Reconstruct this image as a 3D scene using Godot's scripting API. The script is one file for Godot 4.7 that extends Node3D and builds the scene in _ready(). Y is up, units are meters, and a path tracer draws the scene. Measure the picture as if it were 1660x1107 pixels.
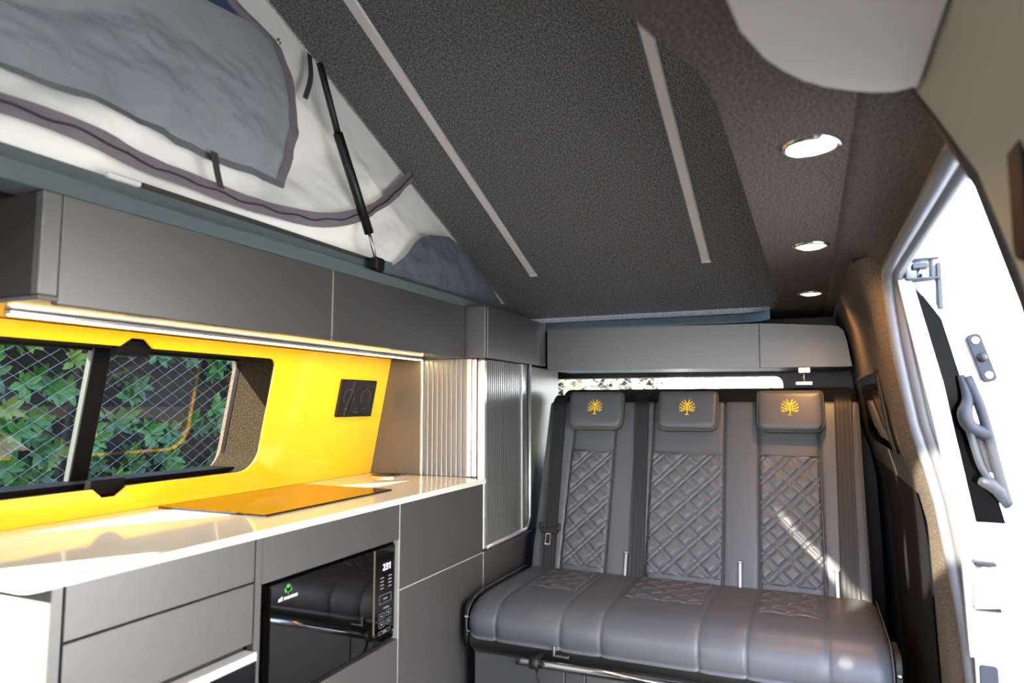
extends Node3D
# Interior of a camper van, seen from the cab towards the rear bench. x to the door side, y up, -z to the rear.

var M := {}
var taken := {}

# ---------------------------------------------------------------- helpers
func st_new(smooth := false) -> SurfaceTool:
	var s := SurfaceTool.new()
	s.begin(Mesh.PRIMITIVE_TRIANGLES)
	s.set_smooth_group(0 if smooth else -1)
	return s

func tri(s: SurfaceTool, a: Vector3, b: Vector3, c: Vector3) -> void:
	s.add_vertex(a); s.add_vertex(c); s.add_vertex(b)

func face(s: SurfaceTool, p: Array, out: Vector3) -> void:
	var n: Vector3 = (p[1] - p[0]).cross(p[2] - p[0])
	var q := p.duplicate()
	if n.dot(out) < 0.0:
		q.reverse()
	for i in range(1, q.size() - 1):
		tri(s, q[0], q[i], q[i + 1])

func box(s: SurfaceTool, lo: Vector3, hi: Vector3, ch := 0.0015, xf := Transform3D.IDENTITY) -> void:
	var c := (lo + hi) / 2.0
	var h := (hi - lo).abs() / 2.0
	ch = minf(ch, minf(h.x, minf(h.y, h.z)) * 0.6)
	var pt := func(sg: Vector3, ax: int) -> Vector3:
		var v := Vector3(sg.x * (h.x - ch), sg.y * (h.y - ch), sg.z * (h.z - ch))
		v[ax] = sg[ax] * h[ax]
		return xf * (c + v)
	for ax in 3:
		var b := (ax + 1) % 3
		var d := (ax + 2) % 3
		for sa in [-1.0, 1.0]:
			var ps := []
			for k in [[-1, -1], [1, -1], [1, 1], [-1, 1]]:
				var sg := Vector3.ZERO
				sg[ax] = sa; sg[b] = k[0]; sg[d] = k[1]
				ps.append(pt.call(sg, ax))
			var o := Vector3.ZERO
			o[ax] = sa
			face(s, ps, xf.basis * o)
			for sb in [-1.0, 1.0]:
				var e := []
				for k in [[ax, -1], [ax, 1], [b, 1], [b, -1]]:
					var sg := Vector3.ZERO
					sg[ax] = sa; sg[b] = sb; sg[d] = k[1]
					e.append(pt.call(sg, k[0]))
				var o2 := Vector3.ZERO
				o2[ax] = sa; o2[b] = sb
				face(s, e, xf.basis * o2)
	for sx in [-1.0, 1.0]:
		for sy in [-1.0, 1.0]:
			for sz in [-1.0, 1.0]:
				var sg := Vector3(sx, sy, sz)
				face(s, [pt.call(sg, 0), pt.call(sg, 1), pt.call(sg, 2)], xf.basis * sg)

func tube(s: SurfaceTool, pts: Array, r, n := 8, caps := true) -> void:
	var rings := []
	var up := Vector3.UP
	for i in pts.size():
		var t: Vector3
		if i == 0: t = pts[1] - pts[0]
		elif i == pts.size() - 1: t = pts[i] - pts[i - 1]
		else: t = (pts[i + 1] - pts[i]).normalized() + (pts[i] - pts[i - 1]).normalized()
		t = t.normalized()
		if i == 0 and absf(t.dot(up)) > 0.9: up = Vector3.RIGHT
		var a := up.cross(t).normalized()
		up = t.cross(a).normalized()
		var rr: float = r[i] if r is Array else r
		var ring := []
		for k in n:
			var g := TAU * k / n
			ring.append(pts[i] + (a * cos(g) + up * sin(g)) * rr)
		rings.append(ring)
	for i in range(pts.size() - 1):
		for k in n:
			var k2 := (k + 1) % n
			tri(s, rings[i][k], rings[i][k2], rings[i + 1][k2])
			tri(s, rings[i][k], rings[i + 1][k2], rings[i + 1][k])
	if caps:
		for k in range(1, n - 1):
			tri(s, rings[0][0], rings[0][k + 1], rings[0][k])
			var l: Array = rings[-1]
			tri(s, l[0], l[k], l[k + 1])

# profile: list of Vector2(radius, height) from bottom to top, turned about the local y axis
func lathe(s: SurfaceTool, prof: Array, n: int, xf: Transform3D) -> void:
	for i in range(prof.size() - 1):
		for k in n:
			var a := TAU * k / n
			var b := TAU * (k + 1) / n
			var f := func(p: Vector2, g: float) -> Vector3: return xf * Vector3(p.x * cos(g), p.y, p.x * sin(g))
			var q := [f.call(prof[i], a), f.call(prof[i + 1], a), f.call(prof[i + 1], b), f.call(prof[i], b)]
			if prof[i].x > 1e-6: tri(s, q[0], q[1], q[3])
			if prof[i + 1].x > 1e-6: tri(s, q[1], q[2], q[3])

func grid(s: SurfaceTool, nu: int, nv: int, f: Callable, flip := false) -> void:
	var p := []
	for i in nu + 1:
		var row := []
		for j in nv + 1:
			row.append(f.call(float(i) / nu, float(j) / nv))
		p.append(row)
	for i in nu:
		for j in nv:
			if flip:
				tri(s, p[i][j], p[i][j + 1], p[i + 1][j + 1]); tri(s, p[i][j], p[i + 1][j + 1], p[i + 1][j])
			else:
				tri(s, p[i][j], p[i + 1][j + 1], p[i][j + 1]); tri(s, p[i][j], p[i + 1][j], p[i + 1][j + 1])

# polygon (u, v) extruded along w between w0 and w1; at(u, v, w) gives the place
func extrude(s: SurfaceTool, poly: PackedVector2Array, at: Callable, w0: float, w1: float) -> void:
	if Geometry2D.is_polygon_clockwise(poly):
		poly.reverse()
	var idx := Geometry2D.triangulate_polygon(poly)
	var c: Vector2 = poly[0]
	var o: Vector3 = at.call(c.x, c.y, w0)
	var jac: bool = (at.call(c.x + 0.01, c.y, w0) - o).cross(at.call(c.x, c.y + 0.01, w0) - o).dot(at.call(c.x, c.y, w1) - o) > 0.0
	for i in range(0, idx.size(), 3):
		var t := [poly[idx[i]], poly[idx[i + 1]], poly[idx[i + 2]]]
		if (t[1] - t[0]).cross(t[2] - t[0]) < 0: t.reverse()
		for w in [w0, w1]:
			var q := [at.call(t[0].x, t[0].y, w), at.call(t[1].x, t[1].y, w), at.call(t[2].x, t[2].y, w)]
			if (w == w1) == jac: tri(s, q[0], q[1], q[2])
			else: tri(s, q[0], q[2], q[1])
	for i in poly.size():
		var a: Vector2 = poly[i]
		var b: Vector2 = poly[(i + 1) % poly.size()]
		var q := [at.call(a.x, a.y, w0), at.call(b.x, b.y, w0), at.call(b.x, b.y, w1), at.call(a.x, a.y, w1)]
		if jac:
			tri(s, q[0], q[1], q[2]); tri(s, q[0], q[2], q[3])
		else:
			tri(s, q[0], q[2], q[1]); tri(s, q[0], q[3], q[2])

# a plate with one hole: cut in two along u through the hole
func holed(s: SurfaceTool, outer: PackedVector2Array, hole: PackedVector2Array, at: Callable, w0: float, w1: float) -> void:
	var lo := Vector2(1e9, 1e9)
	var hi := -lo
	for p in outer:
		lo = lo.min(p); hi = hi.max(p)
	var m := 0.0
	for p in hole: m += p.x / hole.size()
	for half in [PackedVector2Array([lo, Vector2(m, lo.y), Vector2(m, hi.y), Vector2(lo.x, hi.y)]), PackedVector2Array([Vector2(m, lo.y), Vector2(hi.x, lo.y), hi, Vector2(m, hi.y)])]:
		for a in Geometry2D.intersect_polygons(outer, half):
			for b in Geometry2D.clip_polygons(a, hole):
				extrude(s, b, at, w0, w1)

func rrect(u0: float, v0: float, u1: float, v1: float, r: Array, n := 6) -> PackedVector2Array:
	var p := PackedVector2Array()
	var cs := [Vector2(u0 + r[0], v0 + r[0]), Vector2(u1 - r[1], v0 + r[1]), Vector2(u1 - r[2], v1 - r[2]), Vector2(u0 + r[3], v1 - r[3])]
	for k in 4:
		for i in n + 1:
			var g := PI + PI / 2 * k + PI / 2 * i / n
			p.append(cs[k] + Vector2(cos(g), sin(g)) * r[k])
	return p

# rounded plate: layers of [inset, height]; lies in local xy, rises along local z
func rplate(s: SurfaceTool, w: float, h: float, r: Array, layers: Array, xf: Transform3D, bulge := 0.0) -> void:
	var rings := []
	for l in layers:
		var rr := []
		for k in 4: rr.append(maxf(r[k] - l[0], 0.0004))
		var ring := []
		for p in rrect(-w / 2 + l[0], -h / 2 + l[0], w / 2 - l[0], h / 2 - l[0], rr, 5):
			ring.append(Vector3(p.x, p.y, l[1]))
		rings.append(ring)
	if bulge > 0.0:
		var last: Array = rings[-1]
		for f in [0.8, 0.55, 0.25]:
			var ring := []
			for p in last: ring.append(Vector3(p.x * f, p.y * f, p.z + bulge * (1.0 - f * f)))
			rings.append(ring)
	for i in range(rings.size() - 1):
		for k in rings[i].size():
			var k2: int = (k + 1) % rings[i].size()
			tri(s, xf * rings[i][k], xf * rings[i][k2], xf * rings[i + 1][k2])
			tri(s, xf * rings[i][k], xf * rings[i + 1][k2], xf * rings[i + 1][k])
	for e in [0, rings.size() - 1]:
		var ring: Array = rings[e]
		var c := Vector3.ZERO
		for p in ring: c += p / ring.size()
		for k in ring.size():
			var k2: int = (k + 1) % ring.size()
			if e == 0: tri(s, xf * c, xf * ring[k2], xf * ring[k])
			else: tri(s, xf * c, xf * ring[k], xf * ring[k2])

func obj(called: String, s: SurfaceTool, m: Material, parent: Node = self) -> MeshInstance3D:
	s.generate_normals()
	s.index()
	var o := MeshInstance3D.new()
	o.mesh = s.commit()
	o.material_override = m
	o.name = called if parent != self else numbered(called)
	parent.add_child(o, true)
	return o

func same(called: String, mesh: Mesh, m: Material, parent: Node, xf: Transform3D) -> MeshInstance3D:
	var o := MeshInstance3D.new()
	o.mesh = mesh
	o.material_override = m
	o.name = called
	parent.add_child(o, true)
	o.transform = xf
	return o

func numbered(n: String) -> String:
	var k: int = taken.get(n, 0)
	taken[n] = k + 1
	return n if k == 0 else "%s_%03d" % [n, k]

func thing(called: String, label: String, category: String, group := "") -> Node3D:
	var o := Node3D.new()
	o.name = numbered(called)
	add_child(o)
	tag(o, label, category, group)
	return o

func tag(o: Node, label: String, category: String, group := "") -> Node:
	o.set_meta("label", label)
	o.set_meta("category", category)
	if group != "": o.set_meta("group", group)
	return o

func part(called: String, lo: Vector3, hi: Vector3, m: Material, parent: Node, ch := 0.0015) -> MeshInstance3D:
	var s := st_new()
	box(s, lo, hi, ch)
	return obj(called, s, m, parent)

func structure(called: String, label: String, category := "") -> Node3D:
	var o := Node3D.new()
	o.name = numbered(called)
	add_child(o)
	o.set_meta("kind", "structure")
	o.set_meta("label", label)
	o.set_meta("category", category if category != "" else called.split("_")[0])
	return o

func curve(pts: Array, x: float) -> float:      # piecewise linear through sorted [x, y]
	if x <= pts[0][0]: return pts[0][1]
	for i in range(pts.size() - 1):
		if x <= pts[i + 1][0]:
			return lerpf(pts[i][1], pts[i + 1][1], (x - pts[i][0]) / (pts[i + 1][0] - pts[i][0]))
	return pts[-1][1]

func spline(pts: Array, n: int) -> Array:       # Catmull-Rom through Vector3s
	var out := []
	for i in range(pts.size() - 1):
		var a: Vector3 = pts[maxi(i - 1, 0)]
		var d: Vector3 = pts[mini(i + 2, pts.size() - 1)]
		for k in n:
			out.append((pts[i] as Vector3).cubic_interpolate(pts[i + 1], a, d, float(k) / n))
	out.append(pts[-1])
	return out

func text(called: String, words: String, height: float, m: Material, parent: Node, xf: Transform3D, bold := 400) -> void:
	var f := SystemFont.new()
	f.font_names = PackedStringArray(["Droid Sans"])
	f.font_weight = bold
	var t := TextMesh.new()
	t.text = words
	t.font = f
	t.font_size = 32
	t.pixel_size = height / 23.0
	t.depth = 0.0006
	same(called, t, m, parent, xf)

# ---------------------------------------------------------------- materials
func mat(c: Color, rough: float, metal := 0.0, spec := 0.5) -> StandardMaterial3D:
	var m := StandardMaterial3D.new()
	m.albedo_color = c
	m.roughness = rough
	m.metallic = metal
	m.metallic_specular = spec
	return m

func noise_tex(freq: float, seed_: int, lo: Color, hi: Color, normal := false, size := 512, oct := 3, bump := 4.0) -> NoiseTexture2D:
	var n := FastNoiseLite.new()
	n.noise_type = FastNoiseLite.TYPE_SIMPLEX_SMOOTH
	n.frequency = freq
	n.seed = seed_
	n.fractal_octaves = oct
	var t := NoiseTexture2D.new()
	t.width = size; t.height = size
	t.seamless = true
	t.noise = n
	if normal:
		t.as_normal_map = true
		t.bump_strength = bump
	else:
		var g := Gradient.new()
		g.set_color(0, lo); g.set_color(1, hi)
		g.set_offset(0, 0.22); g.set_offset(1, 0.78)
		t.color_ramp = g
	return t

func textured(m: StandardMaterial3D, albedo: Texture2D, normal: Texture2D, scale: float, ns := 1.0) -> StandardMaterial3D:
	m.uv1_triplanar = true
	m.uv1_world_triplanar = true
	m.uv1_scale = Vector3.ONE * scale
	if albedo: m.albedo_texture = albedo
	if normal:
		m.normal_enabled = true
		m.normal_texture = normal
		m.normal_scale = ns
	return m

func glow(c: Color, e: float) -> StandardMaterial3D:
	var m := mat(Color(0.9, 0.9, 0.9), 0.5)
	m.emission_enabled = true
	m.emission = c
	m.emission_energy_multiplier = e
	return m

func pane_mat(c: Color, a: float) -> StandardMaterial3D:
	var m := mat(Color(c, a), 0.02)
	m.transparency = BaseMaterial3D.TRANSPARENCY_ALPHA
	return m

func materials() -> void:
	M.laminate = textured(mat(Color(0.42, 0.42, 0.42), 0.44, 0.8, 0.8), null, noise_tex(0.2, 3, Color.BLACK, Color.WHITE, true, 256, 2, 1.0), 6.0, 0.12)
	M.edge = mat(Color(0.62, 0.61, 0.59), 0.4)
	M.carcass = mat(Color(0.10, 0.10, 0.105), 0.6)
	M.dark_end = mat(Color(0.13, 0.125, 0.12), 0.5)
	M.yellow = mat(Color(1.0, 0.74, 0.14), 0.12, 0.0, 0.5)
	M.worktop = mat(Color(0.82, 0.80, 0.77), 0.06, 0.0, 0.6)
	M.black_glass = mat(Color(0.012, 0.012, 0.014), 0.03, 0.0, 0.62)
	M.oven_glass = mat(Color(0.016, 0.017, 0.02), 0.03, 0.0, 0.72)
	M.black = mat(Color(0.03, 0.03, 0.032), 0.45)
	M.rubber = mat(Color(0.045, 0.045, 0.05), 0.6)
	M.chrome = mat(Color(0.85, 0.85, 0.86), 0.12, 1.0)
	M.steel = mat(Color(0.7, 0.7, 0.7), 0.3, 1.0)
	M.alu = mat(Color(0.78, 0.78, 0.79), 0.32, 0.75)
	M.tambour = mat(Color(0.46, 0.47, 0.475), 0.33, 0.6)
	M.rail = mat(Color(0.33, 0.38, 0.39), 0.35)
	M.carpet = textured(mat(Color(1, 1, 1), 0.95, 0.0, 0.2), noise_tex(0.16, 5, Color(0.215, 0.198, 0.178), Color(0.42, 0.385, 0.345), false, 512, 3), noise_tex(0.16, 6, Color.BLACK, Color.WHITE, true, 512, 3, 4.0), 2.6, 0.5)
	M.lining = textured(mat(Color(1, 1, 1), 0.95, 0.0, 0.2), noise_tex(0.19, 8, Color(0.21, 0.21, 0.21), Color(0.54, 0.54, 0.537), false, 512, 3), noise_tex(0.2, 9, Color.BLACK, Color.WHITE, true, 512, 3, 4.0), 2.0, 0.4)
	M.black_felt = mat(Color(0.085, 0.085, 0.095), 0.95, 0.0, 0.2)
	M.leather = textured(mat(Color(0.285, 0.295, 0.312), 0.44, 0.0, 0.5), null, noise_tex(0.25, 11, Color.BLACK, Color.WHITE, true, 256, 3, 2.0), 14.0, 0.25)
	M.seam = mat(Color(0.30, 0.30, 0.305), 0.6)
	M.stitch = mat(Color(0.31, 0.30, 0.23), 0.7)
	M.emblem = mat(Color(1.0, 0.84, 0.12), 0.55)
	M.belt = textured(mat(Color(0.055, 0.055, 0.062), 0.55), null, noise_tex(0.3, 12, Color.BLACK, Color.WHITE, true, 128, 2, 2.0), 20.0, 0.3)
	M.cloth = mat(Color(0.04, 0.042, 0.055), 0.85)
	var canvas := textured(mat(Color(0.82, 0.82, 0.8), 0.85, 0.0, 0.2), null, noise_tex(0.3, 13, Color.BLACK, Color.WHITE, true, 256, 2, 2.0), 10.0, 0.2)
	canvas.backlight_enabled = true
	canvas.backlight = Color(0.15, 0.15, 0.147)
	M.canvas = canvas
	var flap := textured(mat(Color(0.52, 0.54, 0.545), 0.7, 0.0, 0.3), null, noise_tex(0.3, 14, Color.BLACK, Color.WHITE, true, 256, 2, 2.0), 14.0, 0.2)
	flap.backlight_enabled = true
	flap.backlight = Color(0.62, 0.66, 0.70)
	M.flap = flap
	var zip := mat(Color(0.44, 0.41, 0.44), 0.7)
	zip.backlight_enabled = true
	zip.backlight = Color(0.3, 0.28, 0.295)
	M.zip = zip
	var hem := mat(Color(0.36, 0.37, 0.385), 0.7)
	hem.backlight_enabled = true
	hem.backlight = Color(0.25, 0.26, 0.275)
	M.hem = hem
	M.slate = textured(mat(Color(0.33, 0.35, 0.385), 0.5), null, noise_tex(0.05, 15, Color.BLACK, Color.WHITE, true, 256, 2, 3.0), 5.0, 0.3)
	M.pvc = mat(Color(0.22, 0.29, 0.42), 0.12)
	M.strap = mat(Color(0.2, 0.19, 0.19), 0.8)
	M.strip = mat(Color(0.78, 0.75, 0.73), 0.45)
	M.beige = mat(Color(0.74, 0.715, 0.675), 0.7)
	M.olive = mat(Color(0.53, 0.52, 0.46), 0.7)
	M.white = mat(Color(0.84, 0.84, 0.84), 0.25, 0.0, 0.5)
	M.seal = mat(Color(0.34, 0.345, 0.36), 0.38)
	M.handle = mat(Color(0.15, 0.16, 0.185), 0.5, 0.0, 0.35)
	M.arm_steel = mat(Color(0.2, 0.205, 0.22), 0.45, 0.3)
	M.door_glass = mat(Color(0.008, 0.009, 0.01), 0.08, 0.0, 0.12)
	M.hob_glass = mat(Color(0.014, 0.014, 0.015), 0.025, 0.0, 0.9)
	M.frame_black = mat(Color(0.008, 0.008, 0.009), 0.6, 0.0, 0.25)
	M.sash = mat(Color(0.25, 0.28, 0.27), 0.4)
	M.gloss_laminate = mat(Color(0.40, 0.395, 0.385), 0.16, 0.3, 0.75)
	M.reveal = textured(mat(Color(1, 1, 1), 0.95, 0.0, 0.2), noise_tex(0.2, 25, Color(0.075, 0.065, 0.05), Color(0.22, 0.19, 0.14), false, 256, 2), null, 4.0)
	M.vinyl = mat(Color(0.13, 0.125, 0.12), 0.6)
	M.acrylic = mat(Color(0.86, 0.86, 0.88), 0.1, 0.6)
	M.glass_tint = pane_mat(Color(0.02, 0.05, 0.045), 0.42)
	M.glass = pane_mat(Color(0.5, 0.55, 0.55), 0.06)
	M.mesh = pane_mat(Color(0.1, 0.1, 0.1), 0.4)
	M.print_white = mat(Color(0.85, 0.85, 0.88), 0.5)
	M.print_grey = mat(Color(0.42, 0.44, 0.47), 0.5)
	M.dim_mark = mat(Color(0.27, 0.27, 0.28), 0.5)
	M.print_green = mat(Color(0.22, 0.62, 0.22), 0.5)
	M.display = glow(Color(0.62, 0.62, 1.0), 1.6)
	M.led = glow(Color(1.0, 0.88, 0.66), 6.0)
	M.bulb = glow(Color(1.0, 0.80, 0.58), 9.0)
	M.asphalt = textured(mat(Color(1, 1, 1), 0.9), noise_tex(0.08, 16, Color(0.42, 0.42, 0.42), Color(0.62, 0.615, 0.60), false, 256), null, 0.7)
	M.wire = mat(Color(0.50, 0.54, 0.55), 0.5, 0.2)
	M.bark = mat(Color(0.10, 0.085, 0.065), 0.9)
	for k in 3:
		var leaf := mat([Color(0.10, 0.27, 0.075), Color(0.16, 0.36, 0.09), Color(0.33, 0.45, 0.12)][k], 0.5)
		leaf.backlight_enabled = true
		leaf.backlight = [Color(0.10, 0.25, 0.04), Color(0.13, 0.3, 0.05), Color(0.28, 0.35, 0.06)][k]
		M["leaf%d" % k] = leaf
	M.pale_leaf = mat(Color(0.26, 0.31, 0.18), 0.6)
	M.house = mat(Color(0.86, 0.85, 0.82), 0.8)

const SUN_TO := Vector3(-0.422, 0.438, 0.793)

func _ready() -> void:
	# ---- camera
	var cam := Camera3D.new()
	cam.name = "camera"
	add_child(cam)
	cam.position = Vector3(0, 1.08, 0)
	cam.rotation_degrees = Vector3(5.19, 23.53, 0)
	cam.near = 0.02
	cam.far = 200.0
	var lens := CameraAttributesPhysical.new()
	lens.frustum_focal_length = 24.0
	lens.frustum_focus_distance = 2.5
	lens.exposure_aperture = 4.0
	cam.attributes = lens
	cam.fov = 53.13
	cam.current = true
	# ---- sky, sun, exposure
	var we := WorldEnvironment.new()
	we.name = "sky"
	var env := Environment.new()
	env.tonemap_mode = Environment.TONE_MAPPER_LINEAR
	env.tonemap_exposure = 2.2
	env.background_mode = Environment.BG_SKY
	var sm := ProceduralSkyMaterial.new()
	sm.sky_top_color = Color(0.52, 0.62, 0.78)
	sm.sky_horizon_color = Color(0.93, 0.93, 0.92)
	sm.ground_horizon_color = Color(0.55, 0.54, 0.52)
	sm.ground_bottom_color = Color(0.40, 0.39, 0.38)
	sm.sky_energy_multiplier = 3.2
	sm.ground_energy_multiplier = 2.0
	sm.sun_angle_max = 50.0
	sm.sun_curve = 0.32
	var sky := Sky.new()
	sky.sky_material = sm
	env.sky = sky
	env.sdfgi_enabled = true
	env.ssao_enabled = true
	env.ssil_enabled = true
	we.environment = env
	add_child(we)
	var sun := DirectionalLight3D.new()
	sun.name = "sun"
	sun.light_energy = 15.0
	sun.light_color = Color(1.0, 0.95, 0.86)
	sun.light_angular_distance = 0.6
	sun.shadow_enabled = true
	add_child(sun)
	sun.look_at_from_position(SUN_TO * 20.0, Vector3.ZERO)
	materials()
	shell()
	pop_top()
	kitchen()
	lockers()
	tall_unit()
	bench()
	right_side()
	outside()

# ---------------------------------------------------------------- the van's body
func skin(z: float, y: float, w: float) -> Vector3:         # leaning left side of the body
	return Vector3(-1.575 + 0.2005 * (y - 0.84) - w, y, z)

func aperture() -> PackedVector2Array:                      # roof opening, (x, z)
	return PackedVector2Array([Vector2(-0.085, -0.82), Vector2(-0.085, -2.45), Vector2(-0.098, -2.58), Vector2(-0.14, -2.66), Vector2(-0.22, -2.70), Vector2(-1.0, -2.70), Vector2(-1.09, -2.67), Vector2(-1.115, -2.58), Vector2(-1.115, -0.2), Vector2(-1.06, -0.08), Vector2(-0.95, -0.04), Vector2(-0.4, -0.05), Vector2(-0.26, -0.12), Vector2(-0.18, -0.28), Vector2(-0.155, -0.42), Vector2(-0.143, -0.537), Vector2(-0.122, -0.61), Vector2(-0.098, -0.68), Vector2(-0.088, -0.74)])

func shell() -> void:
	var s: SurfaceTool
	var fl := structure("floor", "dark vinyl floor of the camper van")
	part("floor_board", Vector3(-1.62, -0.04, -3.05), Vector3(0.30, 0, 1.25), M.vinyl, fl)
	var wl := structure("wall_left", "side wall of the van behind the yellow splashback")
	part("lower_wall", Vector3(-1.66, 0, -3.05), Vector3(-1.62, 0.62, 1.25), M.carpet, wl)
	s = st_new()
	holed(s, PackedVector2Array([Vector2(-3.05, 0.6), Vector2(-0.2, 0.6), Vector2(-0.2, 1.46), Vector2(-3.05, 1.46)]), rrect(-1.495, 0.882, -0.45, 1.214, [0.06, 0.06, 0.04, 0.04]), skin, 0.0, 0.03)
	obj("upper_wall", s, M.carpet, wl)
	s = st_new()
	holed(s, PackedVector2Array([Vector2(-0.2, 0.6), Vector2(1.25, 0.6), Vector2(1.25, 1.46), Vector2(-0.2, 1.46)]), PackedVector2Array([Vector2(0.1, 0.93), Vector2(0.95, 0.93), Vector2(0.75, 1.37), Vector2(0.1, 1.37)]), skin, 0.0, 0.03)
	obj("cab_wall", s, M.carpet, wl)
	# ceiling round the roof opening
	var ce := structure("ceiling", "dark grey carpeted ceiling with a long roof opening")
	s = st_new()
	var flat := func(x: float, z: float, w: float) -> Vector3: return Vector3(x, w, z)
	holed(s, PackedVector2Array([Vector2(-1.50, -3.05), Vector2(0.062, -3.05), Vector2(0.062, 1.25), Vector2(-1.50, 1.25)]), aperture(), flat, 1.42, 1.462)
	obj("headlining", s, M.carpet, ce)
	s = st_new(true)
	var prof := [Vector2(0.06, 1.42), Vector2(0.085, 1.4185), Vector2(0.105, 1.413), Vector2(0.124, 1.402), Vector2(0.14, 1.386), Vector2(0.152, 1.366), Vector2(0.157, 1.352), Vector2(0.185, 1.352), Vector2(0.185, 1.462), Vector2(0.06, 1.462)]
	grid(s, 24, prof.size(), func(u: float, v: float) -> Vector3:
		var p: Vector2 = prof[int(round(v * prof.size())) % prof.size()]
		return Vector3(p.x, p.y, lerpf(-3.05, -0.3, u)))
	obj("side_cove", s, M.carpet, ce)
	part("cab_roof", Vector3(0.062, 1.42, -0.3), Vector3(0.20, 1.462, 1.25), M.carpet, ce)
	# painted steel rail round the opening
	var rail := structure("trim_1", "blue grey painted steel rail round the roof opening", "rail")
	s = st_new()
	var rp := PackedVector2Array([Vector2(-1.056, 1.4045), Vector2(-1.058, 1.432), Vector2(-1.066, 1.438), Vector2(-1.094, 1.441), Vector2(-1.100, 1.448), Vector2(-1.102, 1.472), Vector2(-1.128, 1.472), Vector2(-1.128, 1.4045)])
	extrude(s, rp, func(x: float, y: float, w: float) -> Vector3: return Vector3(x, y, w), -2.60, 0.0)
	obj("side_rail", s, M.rail, rail)
	s = st_new(true)
	var rear := [Vector2(-1.10, -2.60), Vector2(-1.07, -2.655), Vector2(-0.99, -2.685), Vector2(-0.6, -2.685), Vector2(-0.23, -2.685), Vector2(-0.16, -2.655), Vector2(-0.122, -2.60)]
	for pass_ in [[0.0, 1.382, 1.414], [0.012, 1.414, 1.414]]:
		grid(s, rear.size() - 1, 1, func(u: float, v: float) -> Vector3:
			var p: Vector2 = rear[int(round(u * (rear.size() - 1)))]
			return Vector3(p.x, lerpf(pass_[1], pass_[2], v), p.y + (pass_[0] * v)))
	obj("rear_rail", s, M.rail, rail)
	# yellow splashback with the window cut out
	var sb := thing("splashback", "glossy yellow wall panel with a window cut-out above the worktop", "splashback")
	s = st_new()
	var sp := func(z: float, y: float, w: float) -> Vector3: return Vector3(-1.425 + 0.2005 * (y - 0.84) - w, y, z)
	var win := PackedVector2Array()
	for p in rrect(-1.472, 0.896, -0.42, 1.203, [0.06, 0.05, 0.05, 0.022], 8): win.append(p)
	for tab in [[1.200, 1.222, 1], [0.899, 0.876, -1]]:
		var tp := PackedVector2Array([Vector2(-1.088, tab[0]), Vector2(-0.998, tab[0]), Vector2(-1.026, tab[1]), Vector2(-1.058, tab[1])])
		var u := Geometry2D.merge_polygons(win, tp)
		win = u[0]
	holed(s, PackedVector2Array([Vector2(-2.0285, 0.8385), Vector2(-0.42, 0.8385), Vector2(-0.42, 1.2345), Vector2(-2.0285, 1.2345)]), win, sp, 0.0, 0.006)
	obj("panel", s, M.yellow, sb)
	# the kitchen window
	var wn := structure("window_1", "dark tinted sliding window over the worktop looking onto the hedge", "window")
	s = st_new(true)
	var ring := rrect(-1.476, 0.892, -0.40, 1.207, [0.062, 0.05, 0.05, 0.024], 8)
	grid(s, ring.size(), 3, func(u: float, v: float) -> Vector3:
		var p := ring[int(round(u * ring.size())) % ring.size()]
		return sp.call(p.x, p.y, lerpf(0.007, 0.148, v)))
	obj("reveal", s, M.reveal, wn)
	for a in [["pane", -0.45, -1.055, 0.156], ["pane", -1.035, -1.49, 0.146]]:
		s = st_new()
		var q := PackedVector2Array([Vector2(a[1], 0.888), Vector2(a[2], 0.888), Vector2(a[2], 1.208), Vector2(a[1], 1.208)])
		extrude(s, q, sp, a[3], a[3] + 0.003)
		obj("pane", s, M.glass_tint, wn)
	s = st_new()
	for q in [[-1.037, -1.079, 0.885, 1.213, 0.132, 0.145], [-0.45, -1.49, 0.884, 0.905, 0.06, 0.145], [-0.45, -1.49, 1.2, 1.214, 0.132, 0.145], [-1.474, -1.494, 0.884, 1.214, 0.132, 0.145]]:
		extrude(s, PackedVector2Array([Vector2(q[0], q[2]), Vector2(q[1], q[2]), Vector2(q[1], q[3]), Vector2(q[0], q[3])]), sp, q[4], q[5])
	obj("frame", s, M.frame_black, wn)
	s = st_new()
	extrude(s, PackedVector2Array([Vector2(-1.033, 0.9), Vector2(-1.037, 0.9), Vector2(-1.037, 1.205), Vector2(-1.033, 1.205)]), sp, 0.131, 0.146)
	obj("sash_edge", s, M.sash, wn)
	for y in [0.8985, 1.2005]:
		s = st_new()
		extrude(s, PackedVector2Array([Vector2(-1.083, y - 0.016), Vector2(-1.003, y - 0.016), Vector2(-1.003, y + 0.016), Vector2(-1.083, y + 0.016)]), sp, 0.012, 0.03)
		obj("catch", s, M.frame_black, wn)
	# rear wall and its window
	var wr := structure("wall_rear", "black tailgate lining behind the bench")
	s = st_new()
	var rearp := func(x: float, y: float, w: float) -> Vector3: return Vector3(x, y, w)
	holed(s, PackedVector2Array([Vector2(-1.66, 0), Vector2(0.30, 0), Vector2(0.30, 1.462), Vector2(-1.66, 1.462)]), rrect(-1.12, 0.85, -0.098, 1.192, [0.06, 0.06, 0.035, 0.035]), rearp, -3.05, -2.95)
	obj("tailgate_lining", s, M.black, wr)
	var w2 := structure("window_2", "tailgate window above the bench, bright foliage outside", "window")
	part("pane", Vector3(-1.14, 0.84, -3.012), Vector3(-0.09, 1.2, -3.008), M.glass, w2, 0.0)
	part("brake_light", Vector3(-0.66, 1.196, -2.952), Vector3(-0.56, 1.204, -2.94), M.rubber, w2)
	# cab end: windscreen and dashboard behind the camera
	var wf := structure("wall_front", "cab end of the van below and round the windscreen")
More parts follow.
